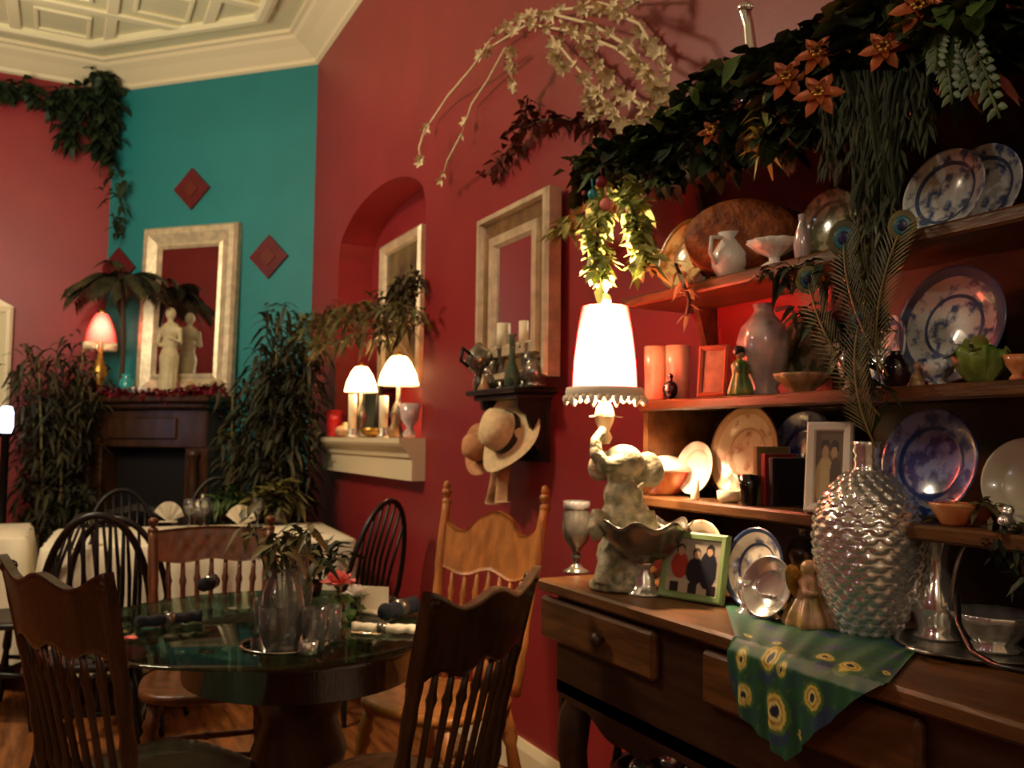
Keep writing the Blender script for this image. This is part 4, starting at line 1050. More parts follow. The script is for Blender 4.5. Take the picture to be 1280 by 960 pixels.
b.build('candle_neck', M['cream'], lt)
zb_, zt_ = (737 - 486) * s, (737 - 381) * s
b = MB(); rb, rt = 41 * s, 29 * s
b.lathe([(rb, zb_), (rb * .99, zb_ + .02), (rb * .95, zb_ + .07), (rb * .85, zb_ + .14), (rt * 1.06, zt_ - .015), (rt, zt_)], (cx, 0, 0), 40, cap=False, fn=lambda r, z, a, i: (r * (1 + .012 * abs(math.sin(6 * a))), z)); b.build('lamp_shade', M['redshade'], lt)
b = MB(); rf = 50 * s
b.lathe([(rb * .98, zb_ + .004), (rf * .97, zb_ + .002), (rf, zb_ - .006), (rf, zb_ - .022), (rf * .97, zb_ - .022), (rf * .96, zb_ - .006), (rb * .95, zb_ - .002)], (cx, 0, 0), 48, cap=False)
for k in range(30):
    a = 2 * math.pi * k / 30; x, y = cx + rf * .985 * math.cos(a), rf * .985 * math.sin(a); q = .012 if k % 3 else .02
    b.tube([(x, y, zb_ - .018), (x, y, zb_ - .026), (x, y, zb_ - .022 - q)], [.006, .009, .003], 6)
b.build('fringe', mat('ivory_fringe', (246, 236, 212), .7), lt)
b = MB(); b.tube([(cx, 0, zb_ - .02), (cx, 0, zb_ + .02)], .014, 12)
for k in range(3):
    a = k * 2.094; b.tube([(cx, 0, zt_ + .002), (cx + rt * math.cos(a), rt * math.sin(a), zt_ - .004)], .002, 5)
b.tube([(cx, 0, zb_ + .1), (cx, 0, zt_ + .01)], .003, 6)
b.build('harp', M['gold'], lt)
b = MB(); b.ball((cx, 0, zt_ + .018), (.016, .016, .017), 14, 10); b.build('finial', M['white'], lt)
b = MB(); b.ball((cx, 0, zb_ + .055), (.018, .018, .026), 14, 10); b.build('bulb', mat('lamp_bulb', (255, 225, 180), .5, emit=(255, 210, 150), es=30), lt)
LM = lt.matrix_basis.copy()
lw = Matrix.Translation(lt.location) @ Matrix.Rotation(-R(33.5), 4, 'Z') @ Vector((cx, 0, zb_ + .055))
LAMP_E = 85
point_light('table_lamp_light', lw, LAMP_E, (1.0, .70, .42), .035)

# ============================================================ PLATES
def plate(name, label, px, ytop, ybot, x, m, z0, face=-90, lean=-14, prof='plate', group=None, cat='plate', ky=1.0, D=None):
    p = on_x(px, (ytop + ybot) / 2, x)
    if D is None: D = (ybot - ytop) * mpp(p) / math.cos(R(lean))
    t = thing(name, label, cat, (0, 0, 0), 0, group); r = D / 2
    c = Vector((p.x, p.y, z0 + r * ky * math.cos(R(lean)) + .004))
    place(t, c, R(face), R(lean))
    b = MB(); b.M = Matrix.Rotation(math.pi / 2, 4, 'X') @ Matrix.Diagonal((r, r * ky, 1, 1))
    if prof == 'plate': q = [(.001, .0), (.55, .0), (.62, .004), (.70, .010), (.95, .017), (1.0, .020), (1.0, .023), (.95, .021), (.70, .014), (.62, .009), (.55, .006), (.001, .006)]
    b.lathe([(a, z) for a, z in q], n=56)
    # scale so that object space has plate radius 1 for the printed ring: keep mesh in unit radius and scale the object
    o = b.build('china', m, t)
    me = o.data
    for v in me.vertices: v.co = (v.co.x / r, v.co.z * 0 + v.co.y, v.co.z / (r * ky)) if False else v.co
    return t, o, r
def pm(name, ground, ink, rim=None, well=.6, scale=14, thr=.5, r=.1, rough=.15):
    """print coordinates run over the plate face in its own xz plane, normalised by its radius"""
    m = plate_mat(name, ground, ink, rim, well, scale, thr, rough)
    nt = m.node_tree
    for n_ in nt.nodes:
        if n_.type == 'MAPPING':
            n_.inputs['Scale'].default_value = (1 / r, 0, 1 / r)
    return m
BLUE = (46, 66, 120); IV = (226, 216, 196)
M['pl_blue'] = pm('flow_blue_plate', (120, 140, 186), (44, 66, 130), (40, 60, 122), .62, 34, .5, .11)
M['pl_willow'] = pm('blue_willow_plate', (222, 222, 216), (84, 98, 136), (84, 96, 130), .6, 40, .45, .1)
M['pl_ivory'] = pm('ivory_rose_plate', (226, 204, 172), (176, 132, 104), (190, 160, 120), .6, 30, .42, .1)
M['pl_gold'] = pm('gold_rim_plate', (236, 214, 150), (168, 118, 52), (150, 106, 44), .55, 20, .45, .09)
M['pl_white'] = pm('plain_white_plate', (240, 232, 216), (224, 210, 190), (220, 200, 170), .6, 8, .3, .08)
M['pl_pat'] = pm('dim_floral_plate', (160, 146, 116), (88, 90, 64), (90, 84, 64), .58, 34, .5, .1)
XB2 = XW - .055
# bottom shelf (S1)
plate('china_plate', 'small plain white plate glowing beside the red tureen', 875, 541, 606, XSF + .12, M['pl_white'], S1, -92, -12)
plate('china_plate', 'ivory plate with rose pattern standing behind the small dark cup', 936, 503, 617, XB2 - .03, M['pl_ivory'], S1, -92, -10)
plate('china_platter', 'large deep blue patterned platter standing on the lowest shelf', 1168, 489, 622, XB2 - .05, M['pl_blue'], S1, -90, -11)
plate('china_plate', 'pale plain plate cut by the right edge on the lowest shelf', 1288, 515, 622, XB2 - .05, mat('grey_ivory_glaze', (190, 182, 160), .2, coat=.4), S1, -95, -12)
plate('china_plate', 'dark blue plate half hidden behind the white framed photograph', 1010, 508, 622, XB2, M['pl_blue'], S1, -90, -10)
# middle shelf (S2)
plate('china_plate', 'large blue willow plate on the middle shelf at the right', 1194, 303, 452, XB2 - .04, M['pl_willow'], S2, -90, -10)
plate('china_plate', 'narrow edge on blue and white plate left of the large willow plate', 1120, 345, 452, XB2 - .04, M['pl_willow'], S2, -65, -10, D=.15)
plate('china_plate', 'dim floral plate partly hidden by peacock feathers on the middle shelf', 1018, 366, 470, XB2, M['pl_pat'], S2, -90, -10)
# top shelf (S3)
plate('china_plate', 'oval gilt rimmed plate lit from below at the left of the top shelf', 862, 256, 346, XSF + .10, M['pl_gold'], S3, -95, -12)
plate('china_plate', 'grey floral plate on the top shelf behind hanging moss', 1040, 205, 300, XB2 - .03, M['pl_pat'], S3, -90, -10)
plate('china_plate', 'blue and white plate on the top shelf near the right, in front', 1186, 158, 266, XB2 - .05, M['pl_willow'], S3, -92, -12)
plate('china_plate', 'dark blue and white plate behind another on the top shelf at right', 1232, 140, 250, XB2 - .015, M['pl_willow'], S3, -90, -8)
# on the counter
plate('china_plate', 'ivory plate with blue band behind the scalloped bowl on the counter', 880, 616, 742, XSF - .01, M['pl_ivory'], CT, -92, -12, D=.172)
M['pl_band'] = pm('blue_band_plate', (228, 216, 192), (96, 104, 130), (60, 72, 104), .66, 26, .42, .08)
plate('china_plate', 'ivory plate with dark blue band behind the silver goblets on the counter', 950, 624, 748, XSF - .01, M['pl_band'], CT, -92, -12, D=.172)
plate('silver_tray', 'tilted oval silver tray leaning in front of the blue banded plate', 966, 646, 748, XSF - .06, M['silver'], CT, -95, -18, D=.125, cat='tray')

# ============================================================ THINGS ON THE COUNTER
def cpt(px, py, z=CT): p = on_z(px, py, z); return Vector((p.x, p.y, z + .001)), mpp(p)
def lathe_px(name, label, px, pyb, prof, m, cat, z=CT, n=32, fn=None, group=None, kx=0, parts=None):
    p, s_ = cpt(px, pyb, z); b = MB(); b.lathe([(r * s_, h * s_) for r, h in prof], n=n, fn=fn)
    return single(name, b, m, label, cat, p, 0, group)
# silver goblet far left
t0, s_ = cpt(720, 716); t = thing('silver_goblet', 'tall silver goblet standing at the left end of the hutch counter', 'goblet', t0)
b = MB(); b.lathe([(r * s_, h * s_) for r, h in [(16, 0), (16, 2), (9, 6), (4, 12), (4, 17), (8, 20), (4, 24), (7, 30), (15, 40), (18, 55), (17, 72), (14, 80), (16, 88), (14.5, 88), (12, 80), (15, 70), (15, 55), (11, 42), (1, 34)]], n=28); b.build('cup', M['silver_o'], t)
b = MB(); b.lathe([(15.6 * s_, 79 * s_), (17 * s_, 82 * s_), (17.2 * s_, 87 * s_), (16.4 * s_, 89 * s_)], n=28, cap=False); b.build('rim_band', M['silver'], t)
# scalloped silver bowl on a foot
t0, s_ = cpt(806, 743); t = thing('pedestal_bowl', 'wide silver pedestal bowl with ruffled rim before the elephant lamp', 'bowl', t0)
ruf = lambda r, z, a, i: (r * (1 + .04 * (r / (58 * s_)) ** 3 * math.cos(8 * a)), z + 4.5 * s_ * (r / (58 * s_)) ** 4 * math.cos(8 * a))
b = MB(); b.lathe([(r * s_, h * s_) for r, h in [(10, 40), (22, 44), (38, 54), (47, 68), (52, 80), (59, 89), (58, 90), (50, 81), (45, 69), (36, 57), (20, 48), (1, 45)]], n=96, fn=ruf); b.build('bowl', M['silver_o'], t)
b = MB(); b.lathe([(r * s_, h * s_) for r, h in [(22, 0), (22, 2), (17, 5), (12, 14), (12, 22), (6, 28), (7, 33), (12, 37), (11, 41)]], n=32, fn=lambda r, z, a, i: (r * (1 + .05 * math.cos(8 * a)), z)); b.build('foot', M['silver'], t)
# photograph in pale green frame
def painted(parent, name, w_, h_, y_, fn, nx=60, nz=60):
    b = MB(); cols = []
    def g(u, v): return ((u - .5) * w_, y_, (v - .5) * h_)
    b.sheet(nx, nz, g, smooth=False)
    for j in range(nz + 1):
        for i in range(nx + 1): cols.append(lin(fn(i / nx, j / nz)))
    return b.build(name, M['paint'], parent, cols)
pA, pB = on_z(829, 745, CT), on_z(908, 758, CT); c = (pA + pB) / 2; wf = (pA - pB).length; dirv = (pB - pA).normalized()
facing = math.atan2(-dirv.y * -1, 0) if False else None
nrm = Vector((dirv.y, -dirv.x, 0)); nrm = nrm if nrm.dot(Vector((c.x, c.y, 0))) < 0 else -nrm
hf = 84 * mpp(c); tilt = R(-12)
t = thing('photo_frame', 'pale green framed photo of people in red and dark clothes on the counter', 'picture frame'); place(t, (c.x, c.y, CT + hf / 2 * math.cos(tilt) + .003), math.atan2(nrm.x, nrm.y), tilt)
b = MB(); rect_frame(b, wf, hf, [(0, -.008), (0, .006), (.004, .009), (.014, .008), (.016, .003)]); b.build('frame', M['greenframe'], t)
def ell(u, v, cx_, cy_, rx, ry): return ((u - cx_) / rx) ** 2 + ((v - cy_) / ry) ** 2 < 1
def photo1(u, v):
    c_ = (168, 156, 138) if v > .25 else (190, 176, 150)
    if ell(u, v, .24, .80, .09, .09): c_ = (60, 44, 36)
    if ell(u, v, .25, .50, .17, .24): c_ = (176, 62, 44)
    if ell(u, v, .25, .76, .06, .08): c_ = (196, 150, 118)
    if ell(u, v, .55, .42, .18, .24) or ell(u, v, .78, .46, .17, .34): c_ = (34, 38, 46)
    if ell(u, v, .55, .74, .08, .10): c_ = (70, 60, 50)
    if ell(u, v, .80, .82, .08, .10): c_ = (44, 38, 36)
    if ell(u, v, .56, .71, .055, .07) or ell(u, v, .79, .78, .05, .07): c_ = (200, 160, 128)
    if v < .2 and abs(math.sin(u * 9)) > .7: c_ = (44, 40, 38)
    return c_
painted(t, 'photograph', wf - .028, hf - .028, -.0035, photo1)
b = MB(); b.add([(-.02, .004, hf * .2), (.02, .004, hf * .2), (.03, .045, -hf / 2 + .004), (-.03, .045, -hf / 2 + .004)], [(0, 1, 2, 3)]); b.build('easel_back', M['greenframe'], t)
# small silver goblet
t0, s_ = cpt(936, 768); t = thing('silver_cup', 'small bright silver cup right of the green photo frame', 'cup', t0)
b = MB(); b.lathe([(r * s_, h * s_) for r, h in [(17, 0), (17, 3), (12, 6), (9, 14), (12, 20), (15, 30), (16, 44), (14.5, 44), (13, 30), (1, 22)]], n=28); b.build('cup', M['silver'], t)
t0, s_ = cpt(968, 774); t = thing('silver_bell', 'small silver footed dish beside the silver cup', 'dish', t0)
b = MB(); b.lathe([(r * s_, h * s_) for r, h in [(14, 0), (13, 3), (5, 8), (5, 16), (14, 24), (20, 32), (18.5, 32), (12, 26), (1, 21)]], n=28); b.build('dish', M['silver'], t)
t0, s_ = cpt(950, 762); b = MB(); b.lathe([(r * s_, h * s_) for r, h in [(40, 0), (50, 2), (54, 5), (52, 6), (46, 3), (1, 2.5)]], n=48)
# crystal candlestick behind, hurricane
t0, s_ = cpt(1008, 742); t = thing('crystal_decanter', 'dull silver and glass pot behind the angel figurine', 'pot', t0)
b = MB(); b.lathe([(r * s_, h * s_) for r, h in [(16, 0), (18, 5), (14, 12), (20, 30), (24, 48), (20, 62), (10, 70), (10, 78), (14, 82), (12, 82), (8, 76)]], n=24); b.build('body', M['silver_o'], t)
# angel / flower figurine
t0, s_ = cpt(1012, 784); t = thing('angel_figurine', 'blush and gold ruffled figurine on the counter left of the dimpled silver vase', 'figurine', t0)
b = MB(); S_ = s_
b.lathe([(30 * S_, 0), (32 * S_, 6 * S_), (28 * S_, 18 * S_), (18 * S_, 36 * S_), (13 * S_, 50 * S_), (12 * S_, 60 * S_)], n=40, fn=lambda r, z, a, i: (r * (1 + .12 * math.sin(9 * a)), z))
b.ball((0, 0, 72 * S_), 11 * S_); b.ball((0, 0, 56 * S_), (15 * S_, 11 * S_, 10 * S_))
b.tube([(-14 * S_, 0, 58 * S_), (-20 * S_, -14 * S_, 44 * S_), (-6 * S_, -20 * S_, 44 * S_)], [5 * S_, 4.5 * S_, 4 * S_]); b.tube([(14 * S_, 0, 58 * S_), (20 * S_, -14 * S_, 46 * S_), (6 * S_, -20 * S_, 46 * S_)], [5 * S_, 4.5 * S_, 4 * S_])
o = b.build('body', M['rosy'], t); remesh(o, .0035, 1)
b = MB()
for sx in (-1, 1): b.ball((sx * 18 * S_, 6 * S_, 56 * S_), (14 * S_, 2.5 * S_, 24 * S_), rot=Matrix.Rotation(sx * R(28), 3, 'Y'))
b.build('wings', M['gold'], t)
# dimpled silver vase
t0, s_ = cpt(1086, 793); t = thing('dimpled_vase', 'big silver vase covered in rows of rounded bumps beside the peacock scarf', 'vase', t0)
prof0 = [(30, 0), (34, 4), (44, 30), (54, 62), (60, 92), (62, 118), (60, 142), (54, 162), (43, 180), (30, 193), (19, 203)]
def interp(z):
    for (r0, z0), (r1, z1) in zip(prof0, prof0[1:]):
        if z <= z1: q = (z - z0) / (z1 - z0); return r0 + (r1 - r0) * q
    return prof0[-1][0]
rows_n, cols_n = 19, 17; NZ, NA = 136, 252
prof = [(interp(203 * i / NZ) * s_, 203 * i / NZ * s_) for i in range(NZ + 1)]
def bump(r, z, a, i):
    v = i / NZ * rows_n; best = 0
    for k in (math.floor(v - .5), math.floor(v - .5) + 1, math.floor(v - .5) + 2):
        u = a / (2 * math.pi) * cols_n + (.5 if k % 2 else 0); du = (u - round(u)) * 1.15; dv = (v - k - .5) * .82
        best = max(best, math.sqrt(max(0, .32 - du * du - dv * dv)) - .3 * (dv - .1))
    return r + best * 11 * s_, z
b = MB(); b.lathe(prof, n=NA, fn=bump, cap=False); b.build('body', mat('bright_silver_lustre', (214, 212, 208), .17, .75, coat=1), t)
b = MB(); b.lathe([(r * s_, h * s_) for r, h in [(20, 198), (17, 206), (14.5, 212), (16.5, 217), (14, 222), (17, 228), (15, 234), (18, 240), (16, 240), (13, 232), (12, 210)]], n=28); b.build('neck', M['silver'], t)
# silver pitcher and tray
t0, s_ = cpt(1200, 812); trr = 96 * s_
t = thing('silver_platter', 'flat silver tray under the silver pitcher and basket', 'tray', (min(t0.x + .02, XW - trr - .02), t0.y - .02, CT + .001))
b = MB(); b.lathe([(r * s_, h * s_) for r, h in [(60, 0), (84, 1), (94, 6), (96, 8), (93, 8.5), (82, 4), (1, 3)]], n=64); b.build('plate', M['silver_o'], t)
for sx in (-1, 1):
    b = MB(); b.tube([(sx * 90 * s_, -20 * s_, 8 * s_), (sx * 112 * s_, -12 * s_, 11 * s_), (sx * 116 * s_, 0, 12 * s_), (sx * 112 * s_, 12 * s_, 11 * s_), (sx * 90 * s_, 20 * s_, 8 * s_)], 2.5 * s_, 8); b.build('handle', M['silver'], t)
ZT = CT + 4.5 * s_
p1_, s1 = cpt(1172, 796, ZT)
t = thing('silver_pitcher', 'tall silver pitcher with flared lip right of the dimpled vase', 'pitcher', (p1_.x, p1_.y, ZT))
def lip(r, z, a, i):
    k = max(0, math.cos(a - R(215))) ** 4 * max(0, (z - 95 * s1) / (40 * s1)); return r * (1 + .75 * k), z + 6 * s1 * k
b = MB(); b.lathe([(r * s1, h * s1) for r, h in [(30, 0), (31, 3), (24, 8), (26, 20), (30, 34), (28, 50), (19, 68), (14, 86), (14, 104), (18, 120), (25, 132), (23, 132), (15, 118), (11, 100), (11, 86)]], n=40, fn=lip); b.build('body', M['silver'], t)
b = MB(); b.tube([(18 * s1, 14 * s1, 122 * s1), (36 * s1, 26 * s1, 128 * s1), (46 * s1, 34 * s1, 104 * s1), (38 * s1, 28 * s1, 70 * s1), (22 * s1, 18 * s1, 52 * s1)], [4 * s1, 4 * s1, 3.5 * s1, 3.5 * s1, 4 * s1], 8); b.build('handle', M['silver_o'], t)
p2_, s2 = cpt(1243, 812, ZT)
t = thing('silver_basket', 'silver swing handled basket at the right end of the counter', 'basket', (p2_.x, p2_.y, ZT))
b = MB(); b.lathe([(r * s2, h * s2) for r, h in [(30, 0), (32, 4), (24, 10), (34, 22), (46, 36), (52, 46), (50, 47), (43, 37), (30, 24), (1, 18)]], n=64, fn=lambda r, z, a, i: (r * (1 + .03 * math.cos(12 * a)), z)); b.build('bowl', M['silver'], t)
b = MB(); b.tube([(50 * s2 * math.cos(a), 0, 44 * s2 + 110 * s2 * math.sin(a)) for a in [math.pi * i / 20 for i in range(21)]], 3 * s2, 8); hnd = b.build('handle', M['silver_o'], t); hnd.rotation_euler = (0, 0, R(-35))
# dark curl of wire in front of the tray
A = [on_x(px, py, x_) for px, py, x_ in ((1196, 745, 1.3), (1198, 780, 1.26), (1215, 815, 1.22), (1245, 832, 1.19), (1285, 840, 1.17))]
A = [Vector((v.x, v.y, max(v.z, CT + .006))) for v in A]
b = MB(); b.tube(A, .005, 8); single('lamp_cord', b, M['black'], 'thick black cord curling over the counter in front of the silver tray', 'cord')
# leafy spray at right end
A = [on_x(px, py, 1.42) for px, py in ((1290, 700), (1262, 655), (1235, 630), (1205, 640), (1180, 650))]
spray('dried_spray', 'dark olive leaf spray drooping above the silver pitcher', A, M['leafo'], 60, .032, .011, .02)
A = [on_x(px, py, 1.38) for px, py in ((1290, 740), (1275, 690), (1255, 660), (1240, 690))]
spray('dried_spray', 'dark leaf spray at the right edge above the silver basket', A, M['leaf'], 70, .035, .012, .025)

# peacock scarf over the counter edge
edge_px = [(906, 758), (912, 830), (922, 880), (950, 920), (985, 952), (1030, 914), (1060, 888), (1098, 856)]
XS = XF - .027
low = [on_x(px, py, XS) for px, py in edge_px]
backp = [on_z(px, py, CT) for px, py in ((906, 756), (960, 760), (1010, 768), (1050, 776), (1100, 790), (1150, 801))]
tipR = on_z(1153, 808, CT)
yA, yC_ = low[0].y, low[-1].y; backp.append(tipR)
def ipol(pts_, y, get):
    for a_, c_ in zip(pts_, pts_[1:]):
        if a_.y >= y >= c_.y: return get(a_) + (get(c_) - get(a_)) * (a_.y - y) / max(1e-6, a_.y - c_.y)
    return get(pts_[0]) if y > pts_[0].y else get(pts_[-1])
def lowz(y): return ipol(low, y, lambda p: p.z)
eyes = [(1012, 808, 24), (1044, 825, 29), (962, 826, 24), (930, 828, 19), (980, 841, 14), (936, 872, 19), (1021, 877, 24), (975, 894, 33), (922, 778, 12), (955, 790, 12), (1085, 815, 12), (1000, 925, 9)]
ew = [(on_x(px, py, XS), h_ * mpp(on_x(px, py, XS)) * .5) for px, py, h_ in eyes]
b = MB(); cols = []; nu, nv = 150, 150; back = .09
sco = []
def scarf(u, v):
    ye_ = yA + (yC_ - yA) * u; L = max(0, CT - lowz(ye_)) + .004
    f = u * (len(backp) - 1.0001); k = int(f); B_ = backp[k].lerp(backp[k + 1], f - k); B_.x = max(B_.x, XF + .004)
    E_ = Vector((XF - .004, ye_, CT)); B_.z = CT
    bk = (B_ - E_).length; d = v * (bk + L)
    fold = .006 * math.sin(u * 27) + .004 * math.sin(u * 61 + 1)
    if d <= bk:
        p = B_.lerp(E_, d / bk); sco.append((ye_, bk - d)); return (p.x, p.y, CT + .005 + .0015 * math.sin(u * 44))
    e = d - bk; sco.append((ye_, -e)); return (XS + fold * min(1, e / .12) - .003 + .018 * max(0, 1 - e / .02), ye_ + .006 * math.sin(e * 20), CT + .005 - e)
b.sheet(nu, nv, scarf)
for y, sz__ in sco:
    z = CT + sz__; nz_ = math.sin(y * 60 + math.sin(z * 45) * 2) * math.sin(z * 70 + y * 31)
    g = (24, 78, 48) if nz_ > -.1 else (24, 70, 60)
    if math.sin(y * 41 + z * 23) * math.sin(z * 37 - y * 13) > .6: g = (34, 58, 84)
    if math.sin(y * 160 + z * 110) * math.sin(y * 31 - z * 90) > .9: g = (62, 92, 44)
    for pc, h_ in ew:
        dd = math.hypot((y - pc.y) / (h_ * .95), (z - pc.z) / (h_ * 1.15))
        if dd < 1.5: g = (70, 104, 48)
        if dd < 1.15: g = (196, 176, 84)
        if dd < .85: g = (150, 108, 52)
        if dd < .68: g = (206, 196, 108)
        if dd < .42: g = (24, 26, 52)
        if dd < 1.5: break
    cols.append(lin(g))
single('peacock_scarf', b, M['fabric'], 'green silk scarf printed with peacock feather eyes hanging over the counter edge', 'scarf', cols=cols)

# ============================================================ THINGS ON THE SHELVES
def spt(px, x, z, py=500):
    p = on_x(px, py, x); return Vector((p.x, p.y, z + .001)), mpp(Vector((p.x, p.y, z)))
# covered tureen
p, s_ = spt(822, XSF + .07, S1, 600); s_ *= 1.08; t = thing('soup_tureen', 'red patterned dish with domed white lid at the left end of the lowest shelf', 'tureen', p)
b = MB(); b.lathe([(r * s_, h * s_) for r, h in [(26, 0), (28, 3), (34, 10), (38, 20), (39, 28), (36, 28), (33, 12), (1, 6)]], n=40); b.build('dish', M['redglaze'], t)
b = MB(); b.lathe([(r * s_, h * s_) for r, h in [(42, 27), (43, 30), (36, 36), (22, 43), (8, 47), (4, 50), (6, 54), (4, 58), (.5, 59)]], n=40); b.build('lid', M['white'], t)
for sx in (-1, 1):
    b = MB(); b.tube([(sx * 37 * s_, -8 * s_, 20 * s_), (sx * 46 * s_, -5 * s_, 22 * s_), (sx * 46 * s_, 5 * s_, 22 * s_), (sx * 37 * s_, 8 * s_, 20 * s_)], 2.6 * s_, 8); b.build('handle', M['redglaze'], t)
# candle in cup, dark cup
p, s_ = spt(869, XSF + .035, S1, 606); b = MB(); b.lathe([(r * s_, h * s_) for r, h in [(5, 0), (5.5, 1), (5, 24), (1, 24)]], n=16); single('short_candle', b, M['wax'], 'short white candle standing before the small white plate', 'candle', p)
p, s_ = spt(936, XSF + .03, S1, 606); b = MB(); b.lathe([(r * s_, h * s_) for r, h in [(9, 0), (10, 3), (11, 20), (14, 38), (12.5, 38), (9, 18), (1, 4)]], n=24); single('dark_beaker', b, mat('bronze_black_glaze', (26, 20, 16), .12, coat=.6), 'dark bronze beaker in front of the ivory rose plate', 'cup', p)
p, s_ = spt(912, XSF + .05, S1, 606); b = MB(); b.lathe([(r * s_, h * s_) for r, h in [(10, 0), (15, 4), (16, 14), (13, 15), (10, 5), (1, 3)]], n=24); single('cream_saucer_dish', b, M['wax'], 'little cream pot left of the dark beaker', 'pot', p)
p, s_ = spt(972, XSF + .10, S1, 606)
for k, (dx, col_, h_, lab) in enumerate(((0, (150, 40, 34), 64, 'red spined book standing left of the white framed photograph'), (9, (40, 30, 34), 60, 'dark spined book between red book and white framed photograph'), (-9, (150, 128, 84), 72, 'tan spined book beside the ivory rose plate'))):
    pk, sk = spt(974 + dx * 1.1, XSF + .10, S1, 606); t = thing('book', lab, 'book', pk, 0, 'books on the lowest shelf')
    hh_ = h_ * sk
    b = MB(); b.box((0, -.001, hh_ / 2), (.10, .013, hh_), bevel=.0015); b.build('cover', mat('book_cover', col_, .5, var=.2), t)
    b = MB(); b.box((.003, -.001, hh_ / 2), (.098, .010, hh_ + .0006)); b.build('pages', M['cloth'], t)
# white framed photo
pA, pB = on_x(1003, 626, XSF + .03), on_x(1068, 630, XSF + .045); c = on_x(1037, 628, XSF + .035); s_ = mpp(c); wf = .092; hf = 114 * s_
t = thing('photo_frame', 'white framed sepia photograph of a couple on the lowest shelf', 'picture frame'); place(t, (c.x, c.y, S1 + hf / 2 * math.cos(R(10)) + .003), R(-118), R(-10))
b = MB(); rect_frame(b, wf, hf, [(0, -.008), (0, .007), (.004, .011), (.016, .009), (.019, .003)]); b.build('frame', M['whiteframe'], t)
def photo2(u, v):
    c_ = (150, 122, 84)
    if v > .5: c_ = (110, 88, 64)
    if ell(u, v, .38, .30, .34, .34): c_ = (188, 160, 112)
    if ell(u, v, .36, .78, .16, .1) or ell(u, v, .68, .76, .15, .11): c_ = (66, 50, 38)
    if ell(u, v, .37, .70, .11, .09) or ell(u, v, .67, .69, .11, .09): c_ = (178, 142, 106)
    if ell(u, v, .74, .38, .2, .26): c_ = (92, 76, 56)
    return c_
painted(t, 'photograph', wf - .034, hf - .034, -.0035, photo2, 40, 50)
# red patterned bowl
p, s_ = spt(1192, XSF + .05, S1, 630); b = MB(); b.lathe([(r * s_, h * s_) for r, h in [(14, 0), (16, 3), (28, 24), (29, 28), (26, 28), (13, 6), (1, 4)]], n=32); single('patterned_bowl', b, M['redglaze'], 'small red and tan bowl before the large blue platter', 'bowl', p)
p, s_ = spt(1258, XSF + .04, S1, 630); b = MB(); b.ball((0, 0, 12 * s_), (14 * s_, 10 * s_, 12 * s_)); b.ball((4 * s_, 0, 26 * s_), 8 * s_); b.lathe([(10 * s_, 0), (10 * s_, 3 * s_)]); o = single('silver_figurine', b, M['silver'], 'little shiny silver bird at the right end of the lowest shelf', 'figurine', p); remesh(o, .003)
# middle shelf: red mugs
for px, xo, lab in ((820, .05, 'left coral glass tumbler on the middle shelf beside the lamp shade'), (847, .06, 'right coral glass tumbler on the middle shelf beside the lamp shade')):
    p, s_ = spt(px, XSF + xo, S2, 490); t = thing('coral_tumbler', lab, 'cup', p, 0, 'coral tumblers on the middle shelf')
    b = MB(); b.lathe([(r * s_, h * s_) for r, h in [(13, 0), (14, 3), (14.5, 35), (15, 68), (13.5, 68), (13, 35), (12, 5), (1, 4)]], n=28); b.build('glass', mat('coral_glass', (214, 136, 112), .25, coat=.4, var=.25, vscale=12, rgb2=(232, 190, 160)), t)
p, s_ = spt(838, XSF + .02, S2, 490); b = MB(); b.ball((0, 0, 12 * s_), (10 * s_, 9 * s_, 12 * s_), 14, 10); b.tube([(0, 0, 22 * s_), (0, 0, 28 * s_)], 3 * s_, 8); b.ball((0, 0, 29 * s_), 4 * s_)
single('dark_bottle_ornament', b, M['plum'], 'small dark round bottle in front of the coral tumblers', 'bottle', p)
p, s_ = spt(892, XSF + .06, S2, 490); hf = 66 * s_; t = thing('small_picture', 'small brown framed picture beside the coral tumblers on the middle shelf', 'picture frame'); place(t, (p.x, p.y, S2 + hf / 2 + .002), R(-115), R(-8))
b = MB(); rect_frame(b, .078, hf, [(0, -.012), (0, .006), (.006, .01), (.012, .006), (.013, .001)]); b.build('frame', mat('rosewood_frame', (150, 84, 60), .35, var=.3), t)
b = MB(); plane_q(b, .054, hf - .024, -.0015); b.build('picture', mat('faded_picture', (134, 112, 84), .35, var=.4, vscale=30), t)
# green dressed figurine
p, s_ = spt(925, XSF + .03, S2, 490); t = thing('flower_figurine', 'figurine in a pale green dress with dark hair on the middle shelf', 'figurine', p)
b = MB(); b.lathe([(r * s_, h * s_) for r, h in [(15, 0), (16, 3), (13, 14), (9, 26), (11, 38), (6, 44), (3, 47)]], n=28, fn=lambda r, z, a, i: (r * (1 + .1 * math.sin(7 * a)), z)); b.build('dress', M['lettuce'], t)
b = MB(); b.ball((0, 0, 52 * s_), (5.5 * s_, 5.5 * s_, 6.5 * s_)); b.tube([(-7 * s_, 0, 40 * s_), (-12 * s_, -5 * s_, 30 * s_), (-4 * s_, -9 * s_, 30 * s_)], 2.2 * s_, 7); b.tube([(7 * s_, 0, 40 * s_), (12 * s_, -5 * s_, 30 * s_), (4 * s_, -9 * s_, 30 * s_)], 2.2 * s_, 7); b.build('head_and_arms', M['rosy'], t)
b = MB(); b.ball((0, 1.5 * s_, 56 * s_), (8 * s_, 7 * s_, 7.5 * s_)); b.build('hair', M['ribbon'], t)
